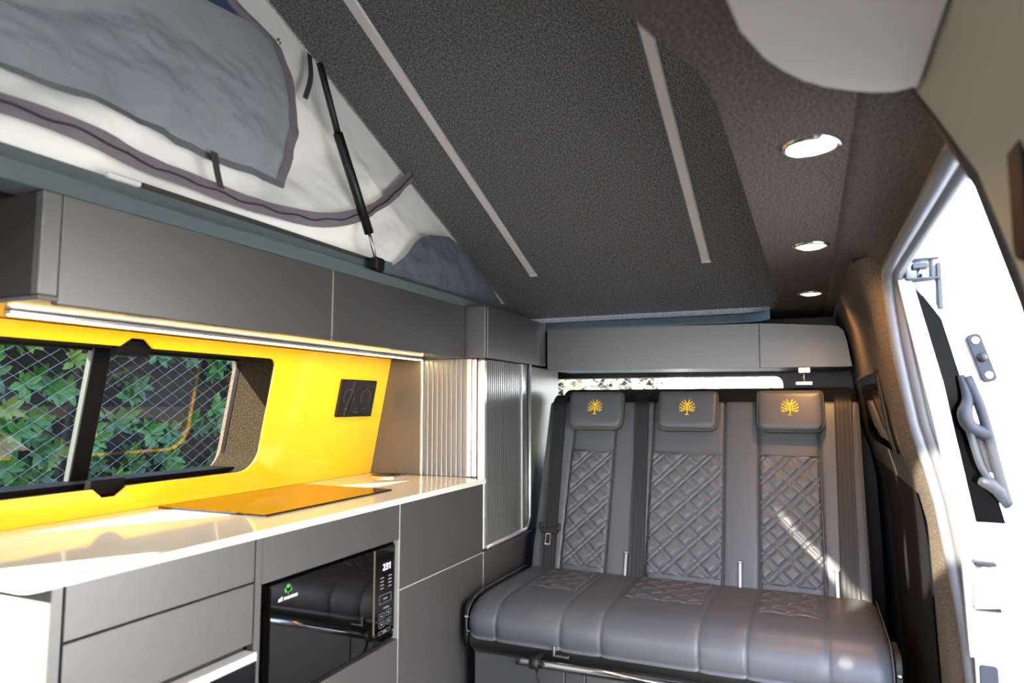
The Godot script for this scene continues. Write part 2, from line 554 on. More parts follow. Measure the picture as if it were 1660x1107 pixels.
	part("dashboard", Vector3(-1.62, 0, 1.05), Vector3(0.28, 0.84, 1.25), M.black, wf)
	part("screen_post", Vector3(-1.62, 0.9, 1.15), Vector3(-1.48, 1.462, 1.25), M.black, wf)
	part("screen_post", Vector3(0.16, 0.9, 1.15), Vector3(0.30, 1.462, 1.25), M.black, wf)
	var w3 := structure("window_3", "windscreen at the cab end", "window")
	part("pane", Vector3(-1.49, 0.84, 1.19), Vector3(0.17, 1.43, 1.195), M.glass, w3, 0.0)
	# cab headliner and door post trim
	var ch := structure("trim_2", "smooth beige cab headliner with a rounded edge", "headliner")
	s = st_new()
	var edge := PackedVector2Array([Vector2(-0.052, -0.30), Vector2(-0.049, -0.45), Vector2(-0.047, -0.518), Vector2(-0.042, -0.566), Vector2(-0.026, -0.622), Vector2(-0.012, -0.653), Vector2(0.004, -0.68), Vector2(0.024, -0.704), Vector2(0.048, -0.723), Vector2(0.066, -0.735), Vector2(0.085, -0.742), Vector2(0.106, -0.738), Vector2(0.106, -0.30)])
	extrude(s, edge, flat, 1.385, 1.397)
	var inner := PackedVector2Array()
	for p in edge: inner.append(Vector2(0.03, -0.5) + (p - Vector2(0.03, -0.5)) * 0.97)
	extrude(s, inner, flat, 1.397, 1.42)
	obj("headliner_panel", s, M.beige, ch)
	var bp := structure("trim_3", "olive beige door post trim with a black rubber edge", "pillar")
	var post := [[1.40, 0.104], [1.33, 0.146], [1.26, 0.166], [1.2, 0.182], [1.0, 0.222], [0.7, 0.258], [0.3, 0.275], [0.0, 0.28]]
	s = st_new(true)
	grid(s, 6, 14, func(u: float, v: float) -> Vector3:
		var y := lerpf(1.40, 0.0, v)
		var xs := post.duplicate(); xs.reverse()
		return Vector3(curve(xs, y) + 0.012 * pow(maxf(0.0, u * 2.0 - 1.0), 2), y, lerpf(-0.765, -0.18, u)))
	obj("post_cover", s, M.olive, bp)
	s = st_new(true)
	var bl := []
	for k in 13:
		var y := lerpf(1.41, 0.0, k / 12.0)
		var xs := post.duplicate(); xs.reverse()
		bl.append(Vector3(curve(xs, y) + 0.006, y, -0.77))
	tube(s, bl, 0.011, 8)
	obj("rubber_edge", s, M.rubber, bp)
	s = st_new()
	rplate(s, 0.05, 0.16, [0.02, 0.02, 0.02, 0.02], [[0.0, 0.0], [0.002, 0.012], [0.006, 0.018]], Transform3D(Basis(Vector3.UP, -PI / 2), Vector3(0.176, 1.27, -0.655)))
	obj("belt_anchor", s, M.frame_black, bp)
	# side wall of the cab beside the camera
	s = st_new()
	holed(s, PackedVector2Array([Vector2(-0.18, 0.0), Vector2(1.25, 0.0), Vector2(1.25, 1.42), Vector2(-0.18, 1.42)]), PackedVector2Array([Vector2(0.15, 0.93), Vector2(0.95, 0.93), Vector2(0.75, 1.36), Vector2(0.15, 1.36)]), func(z: float, y: float, w: float) -> Vector3: return Vector3(0.29 - 0.15 * maxf(y - 0.5, 0.0) + w, y, z), 0.0, 0.03)
	var wc := structure("wall_right", "side wall of the van beside the sliding door opening")
	obj("cab_wall", s, M.carpet, wc)
	right_wall(wc)

const WALL_R := [[0.0, 0.235], [0.5, 0.232], [0.82, 0.222], [0.9, 0.205], [1.0, 0.172], [1.2, 0.148], [1.3, 0.132], [1.41, 0.098]]
const SEAL := [[0.0, 0.30], [0.55, 0.268], [0.668, 0.26], [0.784, 0.244], [0.902, 0.228], [1.048, 0.192], [1.199, 0.171], [1.345, 0.157]]

func right_wall(wc: Node3D) -> void:
	var s := st_new(true)
	grid(s, 18, 20, func(u: float, v: float) -> Vector3:
		var y := lerpf(0.885, 1.41, v)
		var z := lerpf(-1.73, -3.0, u)
		return Vector3(curve(WALL_R, y) + 0.004 * sin(y * 23.0 + z * 5.0) * sin(z * 9.0) * (1.0 - u), y, z))
	obj("upper_lining", s, M.carpet, wc)
	s = st_new(true)
	grid(s, 18, 20, func(u: float, v: float) -> Vector3:
		var y := 0.89 * v
		return Vector3(curve(WALL_R, y) - 0.004, y, lerpf(-1.735, -3.0, u)))
	obj("lower_lining", s, M.black_felt, wc)
	# door post at the rear edge of the opening: from the lining round to the rubber seal
	s = st_new(true)
	grid(s, 12, 44, func(u: float, v: float) -> Vector3:
		var y := 1.40 * v
		var a := Vector3(curve(WALL_R, y), y, -1.73)
		var b := Vector3(curve(SEAL, y) + 0.002, y, -1.63)
		var m := Vector3(curve(WALL_R, y) + 0.006, y, -1.66)
		var p := a.lerp(m, u).lerp(m.lerp(b, u), u)
		return p + Vector3(0, 0, 0.004 * sin(y * 17.0) * sin(u * PI)))
	obj("post_lining", s, M.carpet, wc)
	part("outer_skin", Vector3(0.305, 0, -3.05), Vector3(0.325, 0.95, -1.66), M.white, wc)
	part("sill", Vector3(0.22, -0.05, -1.66), Vector3(0.32, 0.02, -0.18), M.black, wc)
	# rear quarter window
	var w4 := structure("window_4", "narrow black quarter window in the carpeted side wall", "window")
	s = st_new()
	grid(s, 1, 8, func(u: float, v: float) -> Vector3:
		var y := lerpf(0.968, 1.155, v)
		return Vector3(curve(WALL_R, y) - 0.006, y, lerpf(-1.80 - 0.05 * v, -2.45, u)))
	obj("pane", s, M.black_glass, w4)
	s = st_new(true)
	var rim := []
	for k in 9: rim.append(Vector3(curve(WALL_R, lerpf(0.965, 1.158, k / 8.0)) - 0.005, lerpf(0.965, 1.158, k / 8.0), -1.80 - 0.05 * k / 8.0))
	rim.append(Vector3(curve(WALL_R, 1.158) - 0.005, 1.158, -2.45))
	tube(s, rim, 0.006, 6)
	obj("frame", s, M.rubber, w4)
	# two-bead rubber seal along the top and the rear edge of the opening
	var seal := structure("trim_4", "grey double-bead rubber seal round the sliding door opening", "seal")
	for k in 2:
		var d := 0.020 * k
		var pts := []
		for i in 10: pts.append(Vector3(0.156 + d * 0.9, 1.357 - d * 0.2, lerpf(-0.78, -1.545, i / 9.0)))
		pts.append_array([Vector3(0.157 + d * 0.9, 1.352 - d * 0.2, -1.585 + d * 0.4), Vector3(0.159 + d * 0.95, 1.335, -1.612 + d * 0.4), Vector3(0.161 + d, 1.31, -1.622 + d * 0.4)])
		for i in 17:
			var y := lerpf(1.28, 0.0, i / 16.0)
			pts.append(Vector3(curve(SEAL, y) + d, y, -1.624 + d * 0.4))
		s = st_new(true)
		tube(s, pts, 0.0125, 10)
		obj("bead", s, M.seal, seal)

# ---------------------------------------------------------------- raised roof, canvas, strut
func roof_y(z: float) -> float:
	return 1.44 + 0.392 * (z + 2.6)

func pop_top() -> void:
	var s: SurfaceTool
	var a := deg_to_rad(21.406)
	var xf := Transform3D(Basis(Vector3.RIGHT, Vector3(0, cos(a), -sin(a)), Vector3(0, sin(a), cos(a))), Vector3(0, 1.44, -2.6))
	var rf := thing("raised_roof", "raised pop-top roof lined with heather grey carpet", "roof")
	s = st_new(); box(s, Vector3(-1.128, 0, -0.03), Vector3(-0.03, 0.03, 3.25), 0.003, xf)
	obj("lining", s, M.lining, rf)
	s = st_new(); box(s, Vector3(-1.25, 0.031, -0.03), Vector3(0.05, 0.06, 3.4), 0.004, xf)
	box(s, Vector3(-1.26, -0.095, 0.36), Vector3(-1.235, 0.06, 3.4), 0.004, xf)
	box(s, Vector3(0.03, -0.03, 0.14), Vector3(0.055, 0.06, 3.4), 0.004, xf)
	obj("outer_shell", s, M.white, rf)
	for x in [[-0.922, -0.020], [-0.302, -0.020]]:
		s = st_new(); box(s, Vector3(x[0] - 0.0135, -0.004, 0.312), Vector3(x[0] + 0.0135, 0.004, 2.9), 0.002, xf)
		var o := obj("strip_light", s, M.strip, rf)
		o.set_meta("label", "unlit pale strip light let into the carpet")
		s = st_new(); box(s, Vector3(x[0] - 0.0155, -0.0025, 0.308), Vector3(x[0] + 0.0155, 0.003, 2.9), 0.001, xf)
		obj("strip_channel", s, M.alu, o)
		s = st_new(); box(s, Vector3(x[0] - 0.0155, -0.0045, 0.303), Vector3(x[0] + 0.0155, 0.004, 0.312), 0.001, xf)
		obj("end_cap", s, M.white, o)
	s = st_new(true); tube(s, [xf * Vector3(-1.131, 0.002, 0.0), xf * Vector3(-1.131, 0.002, 3.25)], 0.006, 8)
	obj("edge_trim", s, M.black, rf)
	# canvas walls
	var cv := thing("roof_canvas", "pale canvas wall of the raised roof, sunlit from outside", "canvas")
	var n := FastNoiseLite.new()
	n.seed = 4; n.frequency = 1.0
	var wob := func(y: float, z: float) -> float:
		return 0.022 * sin((y * 0.9 + z * 0.55) * 21.0 + 2.0 * n.get_noise_2d(y * 3.0, z * 2.0)) * (0.45 + n.get_noise_2d(z * 1.7, y * 1.4)) + 0.010 * n.get_noise_2d(z * 5.0 + 9.0, y * 7.0)
	var c_lo := [[-2.6, 1.90], [-1.07, 1.904], [-0.94, 1.887], [-0.5, 1.74], [0.05, 1.72], [0.12, 1.75], [0.4, 1.75]]
	var c_hi := [[-2.6, 1.90], [-1.07, 1.904], [-0.94, 1.887], [-0.56, 1.7598], [-0.5, 1.788], [0.05, 1.80], [0.12, 1.75], [0.4, 1.75]]  # gap above c_lo is added so a strip of sun reaches the bench
	for up in 2:
		s = st_new(true)
		grid(s, 240, 40 if up == 0 else 20, func(u: float, v: float) -> Vector3:
			var z := lerpf(-2.58, 0.36, u)
			var top := roof_y(z) - 0.004
			var lo := minf(1.468, top)
			var y: float
			if up == 0: y = lerpf(lo, minf(curve(c_lo, z), top), v)
			else: y = lerpf(minf(curve(c_hi, z), top), top, v)
			var f := clampf((top - y) / 0.12, 0.0, 1.0) * clampf((y - 1.465) / 0.05, 0.0, 1.0)
			return Vector3(-1.118 + f * wob.call(y, z), y, z))
		obj("side_wall", s, M.canvas, cv)
	s = st_new(true)
	grid(s, 60, 12, func(u: float, v: float) -> Vector3:
		var z := lerpf(-2.5, 0.36, u)
		return Vector3(-0.06 + 0.2 * (v - v * v) * 0.1, lerpf(1.462, maxf(roof_y(z), 1.463), v), z))
	obj("side_wall", s, M.canvas, cv)
	s = st_new()
	holed(s, PackedVector2Array([Vector2(-1.118, 1.44), Vector2(-0.06, 1.44), Vector2(-0.06, 2.595), Vector2(-1.118, 2.595)]), rrect(-0.97, 1.86, -0.25, 2.07, [0.03, 0.03, 0.03, 0.03]), func(x: float, y: float, w: float) -> Vector3: return Vector3(x, y, w), 0.36, 0.363)  # unseen opening added so the sun reaches the rear door post
	obj("front_wall", s, M.canvas, cv)
	s = st_new()
	extrude(s, PackedVector2Array([Vector2(-0.58, 1.69), Vector2(0.14, 1.69), Vector2(0.14, 1.83), Vector2(-0.58, 1.83)]), func(z: float, y: float, w: float) -> Vector3: return Vector3(w, y, z), -1.122, -1.120)
	obj("added_sun_mesh", s, M.mesh, cv)  # added sheet that dims the sun coming through the side gap
	part("added_sun_mesh", Vector3(-0.98, 1.85, 0.364), Vector3(-0.24, 2.08, 0.3655), M.mesh, cv, 0.0)  # added sheet dimming the sun through the front opening
	# zip band that runs in a shallow U below the flap
	var band := spline([Vector3(0, 1.54, 0.2), Vector3(0, 1.532, -0.3), Vector3(0, 1.528, -0.609), Vector3(0, 1.525, -0.755), Vector3(0, 1.516, -0.991), Vector3(0, 1.511, -1.144), Vector3(0, 1.526, -1.308), Vector3(0, 1.573, -1.452), Vector3(0, 1.665, -1.621), Vector3(0, 1.775, -1.745)], 8)
	s = st_new(true)
	grid(s, band.size() - 1, 4, func(u: float, v: float) -> Vector3:
		var i := int(round(u * (band.size() - 1)))
		var t: Vector3 = (band[mini(i + 1, band.size() - 1)] - band[maxi(i - 1, 0)]).normalized()
		var p: Vector3 = band[i] + Vector3(0, t.z, -t.y) * (v - 0.5) * 0.036
		return Vector3(-1.098 + wob.call(p.y, p.z), p.y, p.z))
	var zb := obj("zip_band", s, M.zip, cv)
	zb.set_meta("label", "mauve grey zip band sewn to the canvas")
	s = st_new(true)
	var teeth := []
	for p in band: teeth.append(Vector3(-1.095 + wob.call(p.y, p.z), p.y + 0.003 * sin(p.z * 60.0), p.z))
	tube(s, teeth, 0.0022, 5)
	obj("zip", s, M.strap, zb)
	# hanging grey window flap
	var low := [[-1.25, 1.57], [-1.19, 1.57], [-0.988, 1.57], [-0.873, 1.58], [-0.735, 1.585], [-0.606, 1.577], [0.25, 1.57]]
	var edge := [[1.57, -1.19], [1.631, -1.207], [1.717, -1.232], [1.837, -1.200], [1.897, -1.165], [1.909, -1.11]]
	var fl := func(u: float, v: float) -> Vector3:
		var z0 := curve(edge, lerpf(1.57, 1.905, v))
		var z := lerpf(z0, 0.2, u)
		var top := minf(curve(c_lo, z) + 0.003, 1.906)
		var y := lerpf(curve(low, z), top, v)
		var belly := sin(pow(v, 0.7) * PI) * (0.020 + 0.014 * sin(z * 4.0 + 1.0)) * (1.0 - 0.6 * v)
		var fold := 0.032 * sin((y * 1.0 + (z + 1.2) * 0.42) * 24.0 + 2.5 * n.get_noise_2d(z * 2.2, y * 3.0)) * sin(v * PI) * (1.0 - 0.7 * v) + 0.022 * n.get_noise_2d(z * 6.0, y * 9.0 + 3.0) * (1.0 - v * v)
		fold += 0.026 * sin((y * 1.2 + (z + 1.0) * 0.75) * 13.0 + 1.6 * n.get_noise_2d(z * 1.5 + 4.0, y * 2.0)) * sin(v * PI)
		var pinch := smoothstep(0.0, 0.12, u)
		return Vector3(maxf(-1.09 + (belly + fold) * (0.25 + 0.75 * pinch), -1.110 + wob.call(y, z)), y, z)
	s = st_new(true)
	grid(s, 150, 60, fl)
	var flap := obj("window_flap", s, M.flap, cv)
	flap.set_meta("label", "loose grey mesh window flap hanging inside the canvas")
	for e in 2:
		s = st_new(true)
		grid(s, 60, 2, func(u: float, v: float) -> Vector3:
			var p: Vector3 = fl.call(u, v * 0.04) if e == 0 else fl.call(v * 0.022, u)
			return p + Vector3(0.0025, 0, 0))
		obj("hem", s, M.hem if e == 0 else M.zip, flap)
	s = st_new()
	extrude(s, PackedVector2Array([Vector2(-1.068, 1.905), Vector2(-0.93, 1.888), Vector2(-0.80, 1.845), Vector2(-0.80, 2.0), Vector2(-0.93, 1.985), Vector2(-1.0, 1.94)]), func(z: float, y: float, w: float) -> Vector3: return Vector3(w, y, z), -1.103, -1.100)
	obj("clear_window", s, M.pvc, cv)
	s = st_new(true)
	tube(s, spline([Vector3(-1.096, 1.897, -1.15), Vector3(-1.096, 1.91, -1.10), Vector3(-1.097, 1.925, -1.04), Vector3(-1.098, 1.955, -0.98), Vector3(-1.098, 1.995, -0.92)], 5), 0.011, 6)
	obj("zip_edge", s, M.zip, cv)
	s = st_new(true)
	lathe(s, [Vector2(0.003, 0), Vector2(0.007, 0.001), Vector2(0.007, 0.003), Vector2(0.003, 0.004), Vector2(0.003, 0)], 12, Transform3D(Basis(Vector3(0, 0, 1), -PI / 2), Vector3(-1.07, 1.892, -1.138)))
	obj("eyelet", s, M.chrome, flap)
	# slate grey cover over the folding corner
	s = st_new(true)
	var cov := [[-2.42, 1.455], [-2.381, 1.475], [-2.245, 1.545], [-2.075, 1.604], [-1.95, 1.628], [-1.828, 1.607], [-1.756, 1.575], [-1.706, 1.52], [-1.65, 1.478], [-1.63, 1.468]]
	grid(s, 60, 16, func(u: float, v: float) -> Vector3:
		var z := lerpf(-2.42, -1.63, u)
		var top := minf(curve(cov, z), roof_y(z) - 0.01)
		var y := lerpf(1.452, top, v)
		return Vector3(-1.092 + 0.030 * sin(v * PI * 0.8) * sin(u * PI) + 0.010 * n.get_noise_2d(z * 9.0, y * 12.0), y, z))
	var dk := obj("corner_cover", s, M.slate, cv)
	dk.set_meta("label", "slate grey pleated cover over the rear canvas corner")
	for st in [[Vector3(-1.10, 1.935, -1.275), Vector3(-1.088, 1.87, -1.268), Vector3(-1.09, 1.81, -1.252)], [Vector3(-1.085, 1.585, -0.985), Vector3(-1.082, 1.55, -0.99), Vector3(-1.09, 1.518, -1.01)], [Vector3(-1.10, 1.615, -2.06), Vector3(-1.085, 1.60, -2.055), Vector3(-1.09, 1.585, -2.05)]]:
		s = st_new(true)
		var sp := spline(st, 4)
		grid(s, sp.size() - 1, 1, func(u: float, v: float) -> Vector3:
			return sp[int(round(u * (sp.size() - 1)))] + Vector3(0.002, 0, (v - 0.5) * 0.018))
		obj("strap", s, M.strap, cv)
	s = st_new()
	box(s, Vector3(-1.112, 1.470, -1.58), Vector3(-1.098, 1.481, -0.84), 0.003)
	obj("hem_cord", s, M.strap, cv)
	s = st_new()
	box(s, Vector3(-1.104, 1.468, -0.835), Vector3(-1.090, 1.479, -0.77), 0.005)
	obj("clip", s, M.white, cv)
	# gas strut
	var g := thing("gas_strut", "slim black gas strut holding up the raised roof", "strut")
	var q := [Vector3(-1.062, 1.903, -1.27), Vector3(-1.062, 1.755, -1.345), Vector3(-1.065, 1.533, -1.49), Vector3(-1.068, 1.462, -1.53)]
	for k in [["upper_rod", 0, 1, 0.0085, M.black], ["tube", 1, 2, 0.0125, M.black], ["rod", 2, 3, 0.0045, M.steel]]:
		s = st_new(true); tube(s, [q[k[1]], q[k[2]]], k[3], 14); obj(k[0], s, k[4], g)
	s = st_new(); box(s, Vector3(-1.082, 1.440, -1.555), Vector3(-1.056, 1.475, -1.515), 0.004); obj("foot", s, M.black, g)
	s = st_new(); box(s, Vector3(-1.098, 1.440, -1.60), Vector3(-1.062, 1.474, -1.556), 0.002); obj("bracket", s, M.rail, g)

# ---------------------------------------------------------------- kitchen units, worktop and appliances
const FX := -0.985      # front plane of the units

func front(called: String, z0: float, z1: float, y0: float, y1: float, parent: Node, m: Material = M.laminate) -> MeshInstance3D:
	var o := part(called, Vector3(FX - 0.018, y0, z1), Vector3(FX, y1, z0), m, parent, 0.001)
	return o

func kitchen() -> void:
	var s: SurfaceTool
	var d := thing("drawer_unit", "grey kitchen drawer unit with a sunlit end panel", "cabinet")
	part("carcass", Vector3(-1.42, 0.63, -1.03), Vector3(FX - 0.02, 0.822, -0.664), M.carcass, d)
	part("end_panel", Vector3(-1.42, 0.0, -0.663), Vector3(FX, 0.822, -0.645), M.laminate, d)
	front("drawer_front", -0.666, -1.031, 0.7415, 0.8215, d)
	front("drawer_front", -0.666, -1.031, 0.628, 0.7385, d)
	var f := thing("fridge", "black fronted fridge with a pale top edge below the drawers", "fridge")
	part("body", Vector3(-1.42, 0.0, -1.03), Vector3(FX - 0.02, 0.62, -0.665), M.carcass, f)
	part("door", Vector3(FX - 0.018, 0.03, -1.031), Vector3(FX + 0.012, 0.598, -0.667), M.black_glass, f)
	part("top_trim", Vector3(FX - 0.018, 0.5985, -1.031), Vector3(FX + 0.013, 0.614, -0.667), M.white, f)
	var u := thing("microwave_cabinet", "grey kitchen cabinet built round the microwave", "cabinet")
	part("carcass", Vector3(-1.42, 0.0, -1.535), Vector3(-1.40, 0.822, -1.05), M.carcass, u)
	front("stile", -1.034, -1.0505, 0.0, 0.8215, u)
	front("top_panel", -1.0515, -1.5335, 0.731, 0.8215, u)
	front("bottom_panel", -1.0515, -1.5335, 0.0, 0.4845, u)
	part("shelf", Vector3(-1.40, 0.47, -1.533), Vector3(FX - 0.02, 0.484, -1.05), M.carcass, u)
	part("recess_back", Vector3(-1.40, 0.49, -1.053), Vector3(FX - 0.02, 0.731, -1.050), M.black, u)
	# microwave
	var mw := thing("microwave", "built-in black glass microwave with touch panel and blue digits", "microwave")
	part("body", Vector3(-1.36, 0.486, -1.531), Vector3(FX - 0.03, 0.726, -1.058), M.black, mw)
	part("door", Vector3(FX - 0.028, 0.489, -1.4365), Vector3(FX - 0.008, 0.722, -1.083), M.oven_glass, mw, 0.003)
	var cp := part("control_panel", Vector3(FX - 0.028, 0.508, -1.530), Vector3(FX - 0.008, 0.722, -1.4385), M.oven_glass, mw, 0.003)
	part("release_bar", Vector3(FX - 0.028, 0.489, -1.530), Vector3(FX - 0.010, 0.5065, -1.4385), M.black_glass, mw, 0.003)
	var fr := Basis(Vector3(0, 0, -1), Vector3.UP, Vector3(1, 0, 0))
	var xx := FX - 0.0078
	text("digits", "231", 0.016, M.display, cp, Transform3D(fr, Vector3(xx, 0.672, -1.492)), 600)
	s = st_new()
	for c in 2:
		for r in 4:
			var z := -1.462 - 0.034 * c
			box(s, Vector3(xx, 0.646 - r * 0.0085, z - 0.016), Vector3(xx + 0.0004, 0.649 - r * 0.0085, z - 0.003), 0.0)
			box(s, Vector3(xx, 0.6465 - r * 0.0085, z - 0.001), Vector3(xx + 0.0004, 0.6485 - r * 0.0085, z), 0.0)
	obj("button_print", s, M.print_grey, cp)
	for b in [[-1.460, -1.512, 0.585, 0.606, 0.018], [-1.460, -1.483, 0.548, 0.562, 0.010], [-1.490, -1.512, 0.551, 0.565, 0.010], [-1.460, -1.483, 0.528, 0.542, 0.010], [-1.490, -1.512, 0.531, 0.545, 0.010], [-1.459, -1.510, 0.512, 0.520, 0.016]]:
		s = st_new()
		for e in [[b[0], b[1], b[2], b[2] + 0.0009], [b[0], b[1], b[3] - 0.0009, b[3]], [b[0], b[0] - 0.0009, b[2], b[3]], [b[1] + 0.0009, b[1], b[2], b[3]]]:
			box(s, Vector3(xx, e[2], e[1]), Vector3(xx + 0.0004, e[3], e[0]), 0.0)
		var zc: float = (b[0] + b[1]) / 2
		var yc: float = (b[2] + b[3]) / 2
		box(s, Vector3(xx, yc - 0.0015, zc - b[4] / 2), Vector3(xx + 0.0004, yc + 0.0015, zc + b[4] / 2), 0.0)
		obj("touch_button", s, M.print_grey, cp)
	s = st_new()
	box(s, Vector3(xx, 0.571, -1.502), Vector3(xx + 0.0004, 0.574, -1.478), 0.0)
	obj("button_print", s, M.print_grey, cp)
	text("lettering", "all seasons", 0.0078, M.print_white, mw, Transform3D(fr, Vector3(xx, 0.6865, -1.1345)), 700)
	s = st_new(true)
	for p in [[0.7055, -1.1345, 0.0075], [0.7015, -1.140, 0.0055], [0.7015, -1.129, 0.0055]]:
		lathe(s, [Vector2(0, 0), Vector2(p[2], 0), Vector2(p[2], 0.0006), Vector2(0, 0.0006)], 18, Transform3D(Basis(Vector3(0, 0, 1), -PI / 2), Vector3(xx, p[0], p[1])))
	box(s, Vector3(xx, 0.692, -1.1355), Vector3(xx + 0.0006, 0.70, -1.1335), 0.0)
	obj("green_tree_mark", s, M.print_green, mw)
	# cupboard beside the bench
	var c := thing("corner_cupboard", "dark grey cupboard with drawer and door at the bench end", "cabinet")
	part("carcass", Vector3(-1.42, 0.0, -2.028), Vector3(FX - 0.02, 0.822, -1.537), M.carcass, c)
	front("drawer_front", -1.537, -2.0285, 0.6035, 0.8215, c)
	front("door", -1.537, -2.0285, 0.0, 0.6005, c)
	part("edge_strip", Vector3(FX - 0.0175, 0.6007, -2.0285), Vector3(FX - 0.0012, 0.6033, -1.537), M.edge, c, 0.0)
	part("edge_strip", Vector3(FX - 0.0175, 0.0, -1.5368), Vector3(FX - 0.0012, 0.8215, -1.5337), M.edge, c, 0.0)
	# worktop
	s = st_new()
	extrude(s, rrect(-1.424, -2.0285, -0.972, -0.605, [0.004, 0.006, 0.02, 0.004]), func(x: float, z: float, w: float) -> Vector3: return Vector3(x, w, z), 0.8235, 0.8365)
	extrude(s, rrect(-1.424, -2.027, -0.9735, -0.6065, [0.004, 0.006, 0.02, 0.004]), func(x: float, z: float, w: float) -> Vector3: return Vector3(x, w, z), 0.8365, 0.838)
	tag(obj("worktop", s, M.worktop, self), "glossy white worktop running along the kitchen units", "worktop")
	var hb := thing("hob", "flat black glass hob let into the white worktop", "hob")
	s = st_new()
	rplate(s, 0.322, 0.492, [0.006, 0.006, 0.006, 0.006], [[0, 0], [0, 0.003], [0.0015, 0.0045]], Transform3D(Basis(Vector3.RIGHT, Vector3(0, 0, -1), Vector3.UP), Vector3(-1.239, 0.838, -1.396)))
	obj("glass", s, M.hob_glass, hb)
	var so := thing("pop_up_socket", "round pop-up socket with a chrome ring in the worktop", "socket")
	var at := Transform3D(Basis.IDENTITY, Vector3(-1.302, 0.838, -1.945))
	s = st_new(true); lathe(s, [Vector2(0.046, 0), Vector2(0.062, 0), Vector2(0.062, 0.003), Vector2(0.056, 0.007), Vector2(0.047, 0.007), Vector2(0.046, 0)], 40, at)
	obj("ring", s, M.chrome, so)
	s = st_new(true); lathe(s, [Vector2(0.0, 0.0), Vector2(0.046, 0.0), Vector2(0.046, 0.009), Vector2(0.043, 0.011), Vector2(0.0, 0.011)], 40, at)
	obj("cap", s, M.black_glass, so)
	# touch panel on the splashback
	var tp := thing("control_screen", "dark touch control screen mounted on the yellow splashback", "screen")
	var tl := Vector3(0.2005, 1, 0).normalized()
	var px := Transform3D(Basis(Vector3(0, 0, -1), tl, Vector3(0, 0, -1).cross(tl)), Vector3(-1.425 + 0.2005 * 0.258 + 0.001, 1.098, -1.8625))
	s = st_new(); rplate(s, 0.188, 0.122, [0.004, 0.004, 0.004, 0.004], [[0, 0], [0, 0.007], [0.001, 0.008]], px)
	obj("bezel", s, M.black, tp)
	s = st_new(); rplate(s, 0.182, 0.116, [0.003, 0.003, 0.003, 0.003], [[0, 0.008], [0, 0.0084]], px)
	var scr := obj("screen", s, mat(Color(0.055, 0.05, 0.05), 0.06, 0.0, 0.6), tp)
	for k in [-0.048, 0.042]:
		s = st_new(true)
		var arc := []
		for i in 25: arc.append(px * Vector3(k + 0.026 * cos(-0.7 + 4.6 * i / 24.0), 0.004 + 0.026 * sin(-0.7 + 4.6 * i / 24.0), 0.0086))
		tube(s, arc, 0.0009, 5)
		obj("dial_mark", s, M.dim_mark, scr)
	for k in [[-0.055, -0.035, 0.008], [0.04, -0.033, 0.010], [0.0, -0.033, 0.006], [0.0, -0.045, 0.012], [-0.078, -0.05, 0.004], [0.078, 0.04, 0.004]]:
		s = st_new()
		box(s, Vector3(k[0] - k[2], k[1] - 0.001, 0.0084), Vector3(k[0] + k[2], k[1] + 0.001, 0.0088), 0.0, px)
		obj("icon_mark", s, M.dim_mark, scr)

